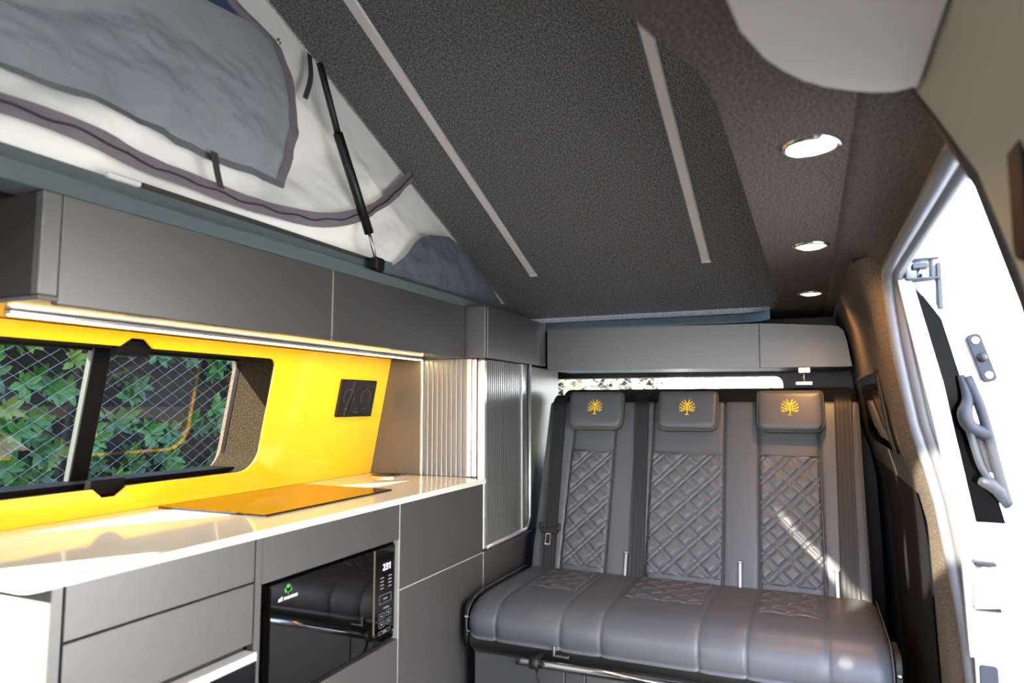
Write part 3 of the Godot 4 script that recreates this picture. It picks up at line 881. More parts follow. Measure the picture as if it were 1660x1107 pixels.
# ---------------------------------------------------------------- overhead lockers
func lockers() -> void:
	var s: SurfaceTool
	var o := thing("overhead_locker", "long grey overhead locker above the worktop", "locker")
	part("carcass", Vector3(-1.36, 1.2435, -2.027), Vector3(-1.072, 1.403, -0.645), M.dark_end, o)
	part("bottom_panel", Vector3(-1.349, 1.236, -2.027), Vector3(-1.0535, 1.243, -0.6445), M.gloss_laminate, o)
	part("end_strip", Vector3(-1.071, 1.2432, -0.672), Vector3(-1.053, 1.4035, -0.643), M.laminate, o)
	part("door", Vector3(-1.071, 1.2315, -1.3285), Vector3(-1.053, 1.4035, -0.6735), M.laminate, o)
	part("door", Vector3(-1.071, 1.2315, -2.026), Vector3(-1.053, 1.4035, -1.3315), M.laminate, o)
	part("edge_strip", Vector3(-1.071, 1.232, -1.3313), Vector3(-1.0545, 1.4033, -1.3287), M.edge, o, 0.0)
	var l := thing("led_strip_light", "lit warm white LED strip under the overhead locker", "strip light")
	part("channel", Vector3(-1.232, 1.2285, -2.02), Vector3(-1.210, 1.2355, -0.698), M.alu, l)
	part("led_diffuser", Vector3(-1.2285, 1.2265, -2.015), Vector3(-1.2135, 1.2284, -0.703), M.led, l, 0.0)
	var al := AreaLight3D.new()
	al.name = "strip_glow"
	al.area_size = Vector2(0.015, 1.31)
	al.light_energy = 0.15
	al.light_color = Color(1.0, 0.86, 0.62)
	al.area_range = 6.0
	al.shadow_enabled = true
	l.add_child(al)
	al.transform = Transform3D(Basis(Vector3.RIGHT, Vector3(0, 0, -1), Vector3(0, 1, 0)), Vector3(-1.221, 1.2255, -1.359))
	var o2 := thing("corner_locker", "grey overhead locker box above the tambour cupboard", "locker")
	part("carcass", Vector3(-1.36, 1.232, -2.62), Vector3(-1.0, 1.402, -2.05), M.carcass, o2)
	part("end_panel", Vector3(-1.36, 1.2305, -2.049), Vector3(-0.981, 1.4035, -2.0295), M.laminate, o2)
	part("door", Vector3(-0.999, 1.2305, -2.518), Vector3(-0.981, 1.4035, -2.0505), M.laminate, o2)
	part("filler", Vector3(-0.999, 1.2305, -2.598), Vector3(-0.981, 1.4035, -2.5215), M.laminate, o2)
	part("edge_strip", Vector3(-0.999, 1.231, -2.5213), Vector3(-0.9822, 1.403, -2.5182), M.edge, o2, 0.0)
	# rear locker across the tailgate
	var r := thing("rear_locker", "pale grey overhead locker across the tailgate above the bench", "locker")
	s = st_new()
	var rp := func(x: float, y: float, w: float) -> Vector3: return Vector3(x, y, w)
	extrude(s, PackedVector2Array([Vector2(-0.978, 1.214), Vector2(0.125, 1.206), Vector2(0.108, 1.30), Vector2(0.095, 1.338), Vector2(0.07, 1.346), Vector2(-0.15, 1.366), Vector2(-0.978, 1.376)]), rp, -2.9, -2.62)
	obj("carcass", s, M.laminate, r)
	s = st_new()
	extrude(s, PackedVector2Array([Vector2(-0.975, 1.2155), Vector2(-0.1625, 1.209), Vector2(-0.1625, 1.3675), Vector2(-0.975, 1.3785)]), rp, -2.6195, -2.6)
	obj("door", s, M.laminate, r)
	s = st_new()
	extrude(s, PackedVector2Array([Vector2(-0.159, 1.209), Vector2(0.135, 1.207), Vector2(0.121, 1.300), Vector2(0.112, 1.332), Vector2(0.098, 1.345), Vector2(0.075, 1.35), Vector2(-0.10, 1.364), Vector2(-0.159, 1.3675)]), rp, -2.6195, -2.6)
	obj("door", s, M.laminate, r)
	# clear knob hanging below it
	var k := thing("hanging_clamp", "clear and chrome screw clamp hanging below the rear locker", "clamp")
	part("jaw", Vector3(-0.036, 1.186, -2.615), Vector3(0.004, 1.2065, -2.585), M.acrylic, k, 0.003)
	s = st_new(true); tube(s, [Vector3(-0.017, 1.189, -2.60), Vector3(-0.017, 1.155, -2.60)], 0.0035, 10); obj("screw", s, M.chrome, k)
	part("pad", Vector3(-0.046, 1.143, -2.622), Vector3(0.010, 1.157, -2.578), M.acrylic, k, 0.003)

# ---------------------------------------------------------------- tambour cupboard
func slat(w: float, h: float) -> ArrayMesh:
	var s := st_new()
	var p := PackedVector2Array()
	for i in 7:
		var t := i / 6.0
		p.append(Vector2((t - 0.5) * w * 0.97, 0.0014 * sqrt(maxf(0.0, 1.0 - pow(2.0 * t - 1.0, 4)))))
	p.append(Vector2(w * 0.485, -0.003)); p.append(Vector2(-w * 0.485, -0.003))
	extrude(s, p, func(a: float, b: float, c: float) -> Vector3: return Vector3(a, c, b), 0.0, h)
	s.generate_normals()
	return s.commit()

func tall_unit() -> void:
	var s: SurfaceTool
	var t := thing("tambour_cupboard", "silver grey tambour cupboard standing at the end of the worktop", "cupboard")
	part("carcass", Vector3(-1.40, 0.605, -2.448), Vector3(-1.0, 1.2295, -2.055), M.carcass, t)
	part("end_panel", Vector3(-1.425, 0.838, -2.05), Vector3(-1.226, 1.2295, -2.0295), M.laminate, t)
	part("post", Vector3(-1.2255, 0.8385, -2.05), Vector3(-1.2165, 1.2295, -2.026), M.alu, t)
	var sl := slat(0.01845, 0.39)
	for k in 9:
		same("slat", sl, M.tambour, t, Transform3D(Basis.IDENTITY, Vector3(-1.207 + 0.01845 * k, 0.839, -2.036)))
	part("post", Vector3(-1.0495, 0.8385, -2.05), Vector3(-1.033, 1.2295, -2.028), M.alu, t, 0.003)
	part("post", Vector3(-1.0320, 0.8385, -2.05), Vector3(-1.014, 1.2295, -2.028), M.alu, t, 0.004)
	part("corner_post", Vector3(-1.0135, 0.605, -2.062), Vector3(-0.986, 1.2295, -2.0295), M.alu, t, 0.008)
	var s2 := slat(0.0168, 0.615)
	for k in 18:
		same("slat", s2, M.tambour, t, Transform3D(Basis(Vector3.UP, PI / 2), Vector3(-0.995, 0.612, -2.0715 - 0.0168 * k)))
	part("pull_edge", Vector3(-0.999, 0.612, -2.374), Vector3(-0.989, 1.2285, -2.3655), M.alu, t)
	part("dark_side", Vector3(-1.0, 0.62, -2.43), Vector3(-0.993, 1.2285, -2.3745), M.tambour, t)
	s = st_new(true)
	var path := [Vector3(-0.988, 1.229, -2.437), Vector3(-0.988, 0.68, -2.437)]
	for i in 9: path.append(Vector3(-0.988, 0.665 - 0.05 * sin(PI / 2 * i / 8.0), -2.387 - 0.05 * cos(PI / 2 * i / 8.0)))
	path.append(Vector3(-0.988, 0.613, -2.063))
	tube(s, path, 0.0075, 8)
	obj("frame", s, M.alu, t)
	var u := thing("base_panel", "dark grey base cabinet under the tambour cupboard beside the bench", "cabinet")
	part("carcass", Vector3(-1.40, 0.0, -2.76), Vector3(FX - 0.02, 0.603, -2.032), M.carcass, u)
	front("side_panel", -2.0325, -2.448, 0.0, 0.6035, u)
	part("edge_strip", Vector3(FX - 0.0175, 0.0, -2.0323), Vector3(FX - 0.0012, 0.6035, -2.0287), M.edge, u, 0.0)
	var r := thing("rear_side_panel", "glossy grey side panel between tambour cupboard and tailgate", "panel")
	part("board", Vector3(-1.003, 0.605, -2.76), Vector3(-0.9865, 1.2215, -2.4485), mat(Color(0.33, 0.335, 0.31), 0.34, 0.0, 0.4), r)

# ---------------------------------------------------------------- bench
func quilt(s: SurfaceTool, w: float, h: float, p: float, amp: float, xf: Transform3D, off := 0.5) -> void:
	var nu := int(w / 0.0034)
	var nv := int(h / 0.0034)
	var f := func(u: float, v: float) -> Vector3:
		var x := (u - 0.5) * w
		var y := (v - 0.5) * h
		var a := fposmod((x + y) / p + off, 1.0)
		var b := fposmod((x - y) / p + off, 1.0)
		var z := 0.0
		for q in [a, b]:
			var e: float = absf(minf(q, 1.0 - q) - 0.13) * p * 0.7
			z -= amp * 1.25 * exp(-pow(e / 0.0022, 2.0))
		var ca := clampf((minf(a, 1.0 - a) - 0.15) / 0.2, 0.0, 1.0)
		var cb := clampf((minf(b, 1.0 - b) - 0.15) / 0.2, 0.0, 1.0)
		z += amp * 1.3 * sqrt(minf(ca, cb))
		var e2 := minf(minf(u, 1.0 - u) * w, minf(v, 1.0 - v) * h)
		z -= 0.0045 * exp(-e2 / 0.003)
		return xf * Vector3(x, y, z)
	grid(s, nu, nv, f)

func emblem(s: SurfaceTool, xf: Transform3D) -> void:
	var r := 0.0014
	tube(s, [xf * Vector3(0, -0.026, 0), xf * Vector3(0.001, -0.014, 0), xf * Vector3(0, 0.0, 0), xf * Vector3(-0.001, 0.012, 0)], [0.0024, 0.0018, 0.0015, 0.001], 6)
	for k in [-1.0, 1.0]:
		tube(s, [xf * Vector3(0, -0.023, 0), xf * Vector3(k * 0.006, -0.0265, 0)], r, 5)
		var limbs := [[[0, -0.006], [9, -0.009], [17, -0.012], [23, -0.009]], [[0, -0.002], [8, -0.002], [16, -0.003], [24, 0.002]], [[0, 0.002], [7, 0.005], [14, 0.006], [22, 0.013]], [[0, 0.006], [4, 0.012], [10, 0.015], [16, 0.021]], [[0, 0.009], [2, 0.016], [5, 0.021], [7, 0.027]]]
		for l in limbs:
			var pts := []
			for p in l: pts.append(xf * Vector3(k * p[0] * 0.001, p[1], 0))
			tube(s, pts, r, 5)
			for i in [1, 2, 3]:
				var p: Array = l[i]
				var c := Vector3(k * p[0] * 0.001, p[1], 0)
				tube(s, [xf * c, xf * (c + Vector3(k * 0.003, 0.0045, 0))], [0.0012, 0.0006], 5)
				tube(s, [xf * c, xf * (c + Vector3(k * 0.0035, -0.0035, 0))], [0.0012, 0.0006], 5)

func bench() -> void:
	var s: SurfaceTool
	var b := thing("bench_seat", "three-seat grey leather bench with quilted panels", "bench")
	# base
	part("base", Vector3(-0.93, 0.0, -2.42), Vector3(0.145, 0.35, -1.90), M.carcass, b)
	part("front_panel", Vector3(-0.94, 0.005, -1.90), Vector3(-0.660, 0.352, -1.882), M.laminate, b)
	part("front_panel", Vector3(-0.657, 0.005, -1.90), Vector3(-0.600, 0.352, -1.882), M.laminate, b)
	part("front_panel", Vector3(-0.597, 0.005, -1.90), Vector3(-0.15, 0.352, -1.882), M.laminate, b)
	part("front_panel", Vector3(-0.147, 0.005, -1.90), Vector3(0.145, 0.352, -1.882), M.laminate, b)
	s = st_new(true)
	grid(s, 60, 8, func(u: float, v: float) -> Vector3:
		var x := lerpf(-0.945, 0.15, u)
		var dip := 0.012 * sin(u * 9.0) * sin(u * PI)
		return Vector3(x, 0.403 - 0.042 * v - dip * v * 0.5, -1.858 - 0.012 * v + 0.006 * sin(v * PI)))
	obj("seat_frame", s, M.rubber, b)
	part("seat_pan", Vector3(-0.94, 0.352, -2.35), Vector3(0.145, 0.396, -1.872), M.rubber, b)
	# seat cushion
	var pr := spline([Vector3(0, 0.405, -2.33), Vector3(0, 0.47, -2.345), Vector3(0, 0.505, -2.315), Vector3(0, 0.5085, -2.20), Vector3(0, 0.5095, -2.05), Vector3(0, 0.509, -1.95), Vector3(0, 0.500, -1.892), Vector3(0, 0.474, -1.854), Vector3(0, 0.438, -1.842), Vector3(0, 0.408, -1.848), Vector3(0, 0.396, -1.868), Vector3(0, 0.394, -2.1), Vector3(0, 0.394, -2.31), Vector3(0, 0.405, -2.33)], 5)
	var mid := Vector3(0, 0.45, -2.09)
	var seams := [-0.855, -0.660, -0.544, -0.287, -0.170, 0.017]
	var xs := []
	for i in 241: xs.append(lerpf(-0.952, 0.158, i / 240.0))
	s = st_new(true)
	grid(s, 240, pr.size() - 1, func(u: float, v: float) -> Vector3:
		var x: float = xs[int(round(u * 240))]
		var p: Vector3 = pr[int(round(v * (pr.size() - 1)))]
		var endd := minf(x + 0.952, 0.158 - x)
		var k := 1.0
		if endd < 0.045: k = 1.0 - 0.045 * (1.0 - sqrt(1.0 - pow(1.0 - endd / 0.045, 2))) / 0.11
		var g := 0.0
		var nearest := 1.0
		for q in seams:
			g += 0.0045 * exp(-pow((x - q) / 0.0035, 2))
			nearest = minf(nearest, absf(x - q))
		var puff := 0.0025 * smoothstep(0.0, 0.03, nearest)
		var dir := (p - mid).normalized()
		var r := mid + (p - mid) * Vector3(1, k, 1) * (1.0 if k == 1.0 else lerpf(1.0, k, 0.35)) + dir * (puff - g)
		return Vector3(x, r.y, r.z))
	for e in [0, 240]:
		pass
	var cu := obj("seat_cushion", s, M.leather, b)
	for q in [[-0.838, -0.677], [-0.527, -0.303], [-0.153, 0.0]]:
		s = st_new(true)
		quilt(s, q[1] - q[0], 0.235, 0.076, 0.002, Transform3D(Basis(Vector3.RIGHT, Vector3(0, 0, -1), Vector3.UP), Vector3((q[0] + q[1]) / 2, 0.5155, -2.155)))
		obj("quilted_panel", s, M.leather, cu)
	for x in [-0.949, 0.154]:
		s = st_new(true)
		var pp := []
		for p in pr.slice(10, 48): pp.append(mid + (p - mid) * 0.985 + Vector3(x, 0, 0))
		tube(s, pp, 0.0016, 5)
		obj("piping", s, M.seam, cu)
	# backrest: local frame leaning 20 degrees
	var a := deg_to_rad(20)
	var up := Vector3(0, cos(a), -sin(a))
	var nn := Vector3(0, sin(a), cos(a))
	var bx := Transform3D(Basis(Vector3.RIGHT, up, nn), Vector3(0, 0.45, -2.2836))
	s = st_new(); box(s, Vector3(-0.928, -0.02, -0.13), Vector3(0.143, 0.675, -0.010), 0.015, bx)
	var bk := obj("backrest", s, M.leather, b)
	for q in [[-0.931, -0.822], [-0.8205, -0.664], [-0.6625, -0.524], [-0.5225, -0.2775], [-0.276, -0.1645], [-0.163, 0.0215], [0.023, 0.147]]:
		s = st_new(true)
		var w: float = q[1] - q[0]
		rplate(s, w, 0.70, [0.01, 0.01, 0.012, 0.012], [[0.0, -0.02], [0.0, -0.011], [0.002, -0.005], [0.006, -0.001], [0.012, 0.0005]], bx * Transform3D(Basis.IDENTITY, Vector3((q[0] + q[1]) / 2, 0.33, 0)), 0.003)
		obj("back_section", s, M.leather, bk)
	for q in [[-0.8205, -0.664], [-0.5225, -0.2775], [-0.163, 0.0215]]:
		s = st_new(true)
		quilt(s, q[1] - q[0] - 0.006, 0.41, 0.0815, 0.0032, bx * Transform3D(Basis.IDENTITY, Vector3((q[0] + q[1]) / 2, 0.28, 0.0065)), 0.5)
		obj("quilted_panel", s, M.leather, bk)
		s = st_new(true); tube(s, [bx * Vector3(q[0] + 0.003, 0.487, 0.004), bx * Vector3(q[1] - 0.003, 0.487, 0.004)], 0.003, 6)
		obj("seam", s, M.seam, bk)
	for q in [-0.9265, 0.1425]:
		s = st_new(true); tube(s, [bx * Vector3(q, 0.0, -0.002), bx * Vector3(q, 0.66, -0.002)], 0.0018, 5)
		obj("stitching", s, M.stitch, bk)
	# headrest pads with the stitched tree
	for x in [-0.735, -0.399, -0.064]:
		var hx := bx * Transform3D(Basis.IDENTITY, Vector3(x, 0.632, 0.004))
		s = st_new(true)
		rplate(s, 0.205, 0.142, [0.032, 0.032, 0.014, 0.014], [[0.004, 0.0], [0.0, 0.006], [0.0, 0.026], [0.003, 0.034], [0.008, 0.039], [0.016, 0.0415]], hx, 0.0015)
		var hr := obj("headrest", s, M.leather, b)
		s = st_new(true)
		var pip := []
		for p in rrect(-0.1025, -0.071, 0.1025, 0.071, [0.032, 0.032, 0.014, 0.014], 6): pip.append(hx * Vector3(p.x, p.y, 0.027))
		pip.append(pip[0])
		tube(s, pip, 0.0022, 6, false)
		obj("piping", s, M.stitch, hr)
		s = st_new(true)
		emblem(s, hx * Transform3D(Basis.IDENTITY, Vector3(0.0, 0.006, 0.0428)))
		var em := obj("tree_emblem", s, M.emblem, hr)
		em.set_meta("label", "yellow embroidered tree emblem")
	# seat belts
	for q in [[-0.890, -0.862, 0.62, 0.026], [-0.570, -0.548, 0.66, 0.026], [0.097, 0.087, 0.66, 0.025]]:
		s = st_new(true)
		var qq: Array = q
		grid(s, 10, 30, func(u: float, v: float) -> Vector3:
			var x: float = lerpf(qq[1], qq[0], v) + (u - 0.5) * 2.0 * qq[3]
			var y := lerpf(0.03, 0.715, v)
			var z := 0.0105 + 0.0008 * cos(u * PI * 8.0) + 0.003 * sin(v * 7.0)
			if v > 0.95: z -= (v - 0.95) * 0.8
			return bx * Vector3(x, y, z))
		obj("seat_belt", s, M.belt, b)
	var tg := bx * Transform3D(Basis.IDENTITY, Vector3(-0.870, 0.186, 0.014))
	s = st_new(); rplate(s, 0.068, 0.022, [0.008, 0.008, 0.003, 0.003], [[0, 0], [0, 0.008], [0.002, 0.011]], tg)
	for k in [-0.033, 0.033]: box(s, Vector3(k - 0.007, 0.0, 0.0), Vector3(k + 0.007, 0.026, 0.011), 0.003, tg)
	var bu := obj("belt_slide", s, M.rubber, b)
	s = st_new()
	for q in [[-0.011, -0.047, -0.006, -0.008], [0.006, -0.047, 0.011, -0.008], [-0.011, -0.052, 0.011, -0.045], [-0.011, -0.016, 0.011, -0.008]]:
		box(s, Vector3(q[0], q[1], 0.004), Vector3(q[2], q[3], 0.0075), 0.001, tg)
	obj("belt_tongue", s, M.chrome, bu)
	for x in [-0.588, -0.222, 0.054]:
		s = st_new()
		box(s, Vector3(x - 0.0055, 0.035, 0.008), Vector3(x + 0.0055, 0.135, 0.013), 0.002, bx)
		box(s, Vector3(x - 0.008, 0.130, 0.007), Vector3(x + 0.008, 0.138, 0.0145), 0.002, bx)
		obj("fixing_bar", s, M.steel, b)
	# end brackets and bolts
	for e in [[-0.962, -0.953], [0.160, 0.172]]:
		s = st_new()
		extrude(s, rrect(-2.0, 0.37, -1.86, 0.495, [0.03, 0.02, 0.03, 0.03]), func(z: float, y: float, w: float) -> Vector3: return Vector3(w, y, z), e[0], e[1])
		var pl := obj("hinge_plate", s, M.rubber, b)
		for p in [Vector3((e[0] + e[1]) / 2, 0.452, -1.875), Vector3((e[0] + e[1]) / 2, 0.41, -1.88)]:
			s = st_new(true); tube(s, [p, p + Vector3(0, 0, 0.018)], 0.006, 10); obj("bolt", s, M.chrome, pl)
	# chrome rail under the seat
	s = st_new(true); tube(s, [Vector3(-0.770, 0.369, -1.815), Vector3(0.10, 0.369, -1.815)], 0.0115, 18)
	var r := obj("chrome_rail", s, M.chrome, b)
	r.set_meta("label", "polished chrome tube clamped under the seat")
	s = st_new(true); tube(s, [Vector3(-0.775, 0.369, -1.815), Vector3(-0.770, 0.369, -1.815)], 0.0118, 18); obj("end_cap", s, M.black, r)
	for x in [-0.722, -0.10]:
		s = st_new(true); tube(s, [Vector3(x - 0.012, 0.369, -1.815), Vector3(x + 0.012, 0.369, -1.815)], 0.0165, 16)
		box(s, Vector3(x - 0.01, 0.372, -1.872), Vector3(x + 0.01, 0.385, -1.815), 0.002)
		tube(s, [Vector3(x + 0.008, 0.355, -1.812), Vector3(x + 0.012, 0.335, -1.808), Vector3(x + 0.018, 0.322, -1.806)], 0.004, 6)
		obj("clamp", s, M.rubber, r)
	s = st_new()
	box(s, Vector3(-0.678, 0.385, -1.853), Vector3(-0.632, 0.390, -1.835), 0.001)
	box(s, Vector3(-0.678, 0.385, -1.853), Vector3(-0.672, 0.412, -1.835), 0.001)
	obj("stop_bracket", s, M.steel, r)
	# dark cushion board behind the bench
	s = st_new(true)
	rplate(s, 1.085, 0.80, [0.02, 0.02, 0.03, 0.035], [[0.01, -0.20], [0.0, -0.19], [0.0, -0.150], [0.006, -0.141], [0.016, -0.137]], bx * Transform3D(Basis.IDENTITY, Vector3(-0.392, 0.385, 0)), 0.002)
	tag(obj("cushion_board", s, M.cloth, self), "dark navy cushion board standing behind the bench backrest", "cushion")

# ---------------------------------------------------------------- downlights, sliding door
func right_side() -> void:
	var s: SurfaceTool
	var names := ["round chrome downlight in the ceiling next to the beige cab headliner", "round chrome downlight in the middle of the ceiling row of three", "round chrome downlight in the ceiling just before the rear locker"]
	var zs := [-0.963, -1.588, -2.284]
	for k in 3:
		var d := thing("ceiling_downlight", names[k], "downlight", "downlights along the ceiling")
		d.position = Vector3(0.013, 1.42, zs[k])
		s = st_new(true)
		lathe(s, [Vector2(0.030, 0.004), Vector2(0.030, -0.003), Vector2(0.033, -0.005), Vector2(0.037, -0.003), Vector2(0.038, 0.0)], 32, Transform3D.IDENTITY)
		obj("ring", s, M.chrome, d)
		s = st_new(true)
		lathe(s, [Vector2(0.0, -0.0065), Vector2(0.020, -0.006), Vector2(0.030, -0.002)], 32, Transform3D.IDENTITY)
		obj("lamp_lens", s, M.bulb, d)
		var sp := SpotLight3D.new()
		sp.name = "lamp_beam"
		sp.spot_angle = 75.0
		sp.light_energy = 0.2
		sp.light_color = Color(1.0, 0.74, 0.48)
		sp.light_size = 0.02
		sp.spot_range = 6.0
		sp.spot_attenuation = 2.0
		sp.shadow_enabled = true
		d.add_child(sp)
		sp.position = Vector3(0, -0.012, 0)
		sp.rotation_degrees = Vector3(-90, 0, 0)
	# sliding door, run back outside the body: its leading edge is what shows
	var D := thing("sliding_door", "white sliding door standing open beside the rear door post", "door")
	var lean := func(y: float) -> float: return 0.285 - 0.14 * maxf(0.0, y - 0.55) - 0.05 * maxf(0.0, y - 1.15)
	s = st_new(true)
	var sec := [Vector2(0.02, 0.0), Vector2(0.0, -0.012), Vector2(0.0, -0.05), Vector2(-0.002, -0.9), Vector2(0.075, -0.9), Vector2(0.085, -0.4), Vector2(0.087, -0.06), Vector2(0.080, -0.02), Vector2(0.065, 0.004), Vector2(0.045, 0.008), Vector2(0.03, 0.004)]
	grid(s, sec.size(), 28, func(u: float, v: float) -> Vector3:
		var p: Vector2 = sec[int(round(u * sec.size())) % sec.size()]
		var y := lerpf(0.02, 1.39, v)
		var rr := smoothstep(1.30, 1.39, y) * 0.02
		return Vector3(lean.call(y) + 0.002 + p.x * (1.0 - rr * 10.0) + 0.02, y, -1.62 + p.y - rr))
	obj("door_shell", s, M.white, D)
	# inner face pieces seen at the leading edge
	s = st_new()
	var dz := func(x: float, y: float, w: float) -> Vector3: return Vector3(x, y, w)
	extrude(s, PackedVector2Array([Vector2(0.178, 1.352), Vector2(0.20, 1.325), Vector2(0.243, 1.121), Vector2(0.283, 0.854), Vector2(0.285, 0.60), Vector2(0.262, 0.60), Vector2(0.255, 0.854), Vector2(0.21, 1.121), Vector2(0.172, 1.343)]), dz, -1.60, -1.585)
	obj("body_flange", s, M.white, D)
	s = st_new()
	extrude(s, PackedVector2Array([Vector2(0.199, 1.320), Vector2(0.216, 1.297), Vector2(0.246, 1.248), Vector2(0.272, 1.132), Vector2(0.333, 0.85), Vector2(0.283, 0.85), Vector2(0.242, 1.121)]), dz, -1.598, -1.59)
	obj("window_glass", s, M.door_glass, D)
	s = st_new()
	extrude(s, PackedVector2Array([Vector2(0.216, 1.298), Vector2(0.222, 1.305), Vector2(0.254, 1.250), Vector2(0.281, 1.132), Vector2(0.272, 1.132), Vector2(0.246, 1.248)]), dz, -1.60, -1.583)
	obj("window_edge", s, M.white, D)
	s = st_new()
	extrude(s, PackedVector2Array([Vector2(0.255, 0.852), Vector2(0.335, 0.852), Vector2(0.352, 0.78), Vector2(0.345, 0.70), Vector2(0.352, 0.56), Vector2(0.352, 0.03), Vector2(0.275, 0.03), Vector2(0.270, 0.60), Vector2(0.268, 0.70)]), dz, -1.60, -1.588)
	obj("lower_panel", s, M.white, D)
	s = st_new()
	extrude(s, PackedVector2Array([Vector2(0.284, 0.775), Vector2(0.272, 0.766), Vector2(0.268, 0.700), Vector2(0.318, 0.706), Vector2(0.336, 0.697), Vector2(0.340, 0.74), Vector2(0.318, 0.772)]), dz, -1.588, -1.545)
	obj("roller_bracket", s, M.white, D)
	s = st_new()
	box(s, Vector3(0.272, 0.776, -1.588), Vector3(0.308, 0.784, -1.555), 0.003)
	box(s, Vector3(0.270, 0.692, -1.588), Vector3(0.312, 0.6985, -1.56), 0.002)
	obj("rubber_stop", s, M.rubber, D)
	# grab handle
	s = st_new(true)
	var hp := spline([Vector3(0.272, 1.135, -1.578), Vector3(0.279, 1.09, -1.570), Vector3(0.272, 1.062, -1.562), Vector3(0.276, 1.042, -1.562), Vector3(0.288, 1.03, -1.566), Vector3(0.312, 1.02, -1.572)], 5)
	var hr := []
	for i in hp.size(): hr.append(lerpf(0.006, 0.013, minf(1.0, i / 10.0)))
	tube(s, hp, hr, 10)
	tube(s, spline([Vector3(0.276, 1.04, -1.564), Vector3(0.284, 1.0, -1.562), Vector3(0.292, 0.965, -1.562), Vector3(0.304, 0.94, -1.566), Vector3(0.318, 0.925, -1.57), Vector3(0.334, 0.885, -1.578)], 5), 0.0065, 8)
	tube(s, [Vector3(0.290, 0.934, -1.556), Vector3(0.305, 0.928, -1.562), Vector3(0.320, 0.915, -1.57), Vector3(0.335, 0.886, -1.578)], [0.008, 0.012, 0.012, 0.008], 8)
	tube(s, spline([Vector3(0.281, 1.132, -1.578), Vector3(0.298, 1.08, -1.572), Vector3(0.310, 1.02, -1.570), Vector3(0.322, 0.95, -1.572), Vector3(0.335, 0.89, -1.578)], 5), 0.010, 8)
	var gh := obj("grab_handle", s, M.handle, D)
	s = st_new()
	extrude(s, PackedVector2Array([Vector2(0.276, 1.030), Vector2(0.306, 1.025), Vector2(0.318, 0.945), Vector2(0.296, 0.955)]), dz, -1.585, -1.575)
	obj("handle_recess", s, M.rubber, gh)
	# striker plate
	var lx := Transform3D(Basis(Vector3(0, 0, 1), 0.27), Vector3(0.306, 1.168, -1.572))
	s = st_new(); rplate(s, 0.026, 0.098, [0.010, 0.010, 0.010, 0.010], [[0, -0.02], [0, 0.003], [0.002, 0.005]], lx)
	var lp := obj("striker_plate", s, M.handle, D)
	for y in [-0.035, 0.0, 0.035]:
		s = st_new(true)
		lathe(s, [Vector2(0.0, 0.0045 if y != 0.0 else 0.013), Vector2(0.006 if y != 0.0 else 0.005, 0.0045 if y != 0.0 else 0.011), Vector2(0.007 if y != 0.0 else 0.009, 0.004), Vector2(0.0075, 0.0)], 14, lx * Transform3D(Basis(Vector3.RIGHT, PI / 2), Vector3(0, y, 0.003)))
		obj("screw", s, M.steel if y != 0.0 else M.rubber, lp)
	# upper roller arm
	s = st_new()
	box(s, Vector3(0.186, 1.368, -1.60), Vector3(0.246, 1.372, -1.565), 0.001)
	box(s, Vector3(0.190, 1.328, -1.60), Vector3(0.246, 1.332, -1.565), 0.001)
	box(s, Vector3(0.186, 1.330, -1.60), Vector3(0.190, 1.370, -1.57), 0.001)
	box(s, Vector3(0.230, 1.330, -1.60), Vector3(0.236, 1.370, -1.57), 0.001)
	box(s, Vector3(0.240, 1.268, -1.60), Vector3(0.250, 1.362, -1.575), 0.002)
	box(s, Vector3(0.198, 1.350, -1.59), Vector3(0.226, 1.362, -1.566), 0.002)
	var ra := obj("roller_arm", s, M.arm_steel, D)
	s = st_new(true); tube(s, [Vector3(0.211, 1.333, -1.578), Vector3(0.211, 1.354, -1.578)], 0.005, 10)
	obj("roller_pin", s, M.chrome, ra)
	s = st_new(); rplate(s, 0.03, 0.045, [0.006, 0.006, 0.006, 0.006], [[0, 0], [0, 0.004], [0.001, 0.005]], Transform3D(Basis.IDENTITY, Vector3(0.290, 0.565, -1.588)))
	obj("lock_plate", s, M.handle, D)

# ---------------------------------------------------------------- outside
func leaf_mesh() -> ArrayMesh:
	var s := st_new(true)
	var l := 0.105
	var w := 0.024
	var pts := [Vector3(0, 0, 0), Vector3(w * 0.8, l * 0.3, 0.004), Vector3(w, l * 0.55, 0.003), Vector3(w * 0.5, l * 0.85, -0.004), Vector3(0, l, -0.012), Vector3(-w * 0.5, l * 0.85, -0.004), Vector3(-w, l * 0.55, 0.003), Vector3(-w * 0.8, l * 0.3, 0.004)]
	var m := [Vector3(0, l * 0.3, -0.004), Vector3(0, l * 0.6, -0.006)]
	for q in [[pts[0], pts[1], m[0]], [pts[1], pts[2], m[1]], [pts[1], m[1], m[0]], [pts[2], pts[3], m[1]], [pts[3], pts[4], m[1]], [pts[4], pts[5], m[1]], [pts[5], pts[6], m[1]], [pts[6], pts[7], m[1]], [pts[7], m[0], m[1]], [pts[7], pts[0], m[0]]]:
		tri(s, q[0], q[1], q[2])
	s.generate_normals()
	return s.commit()

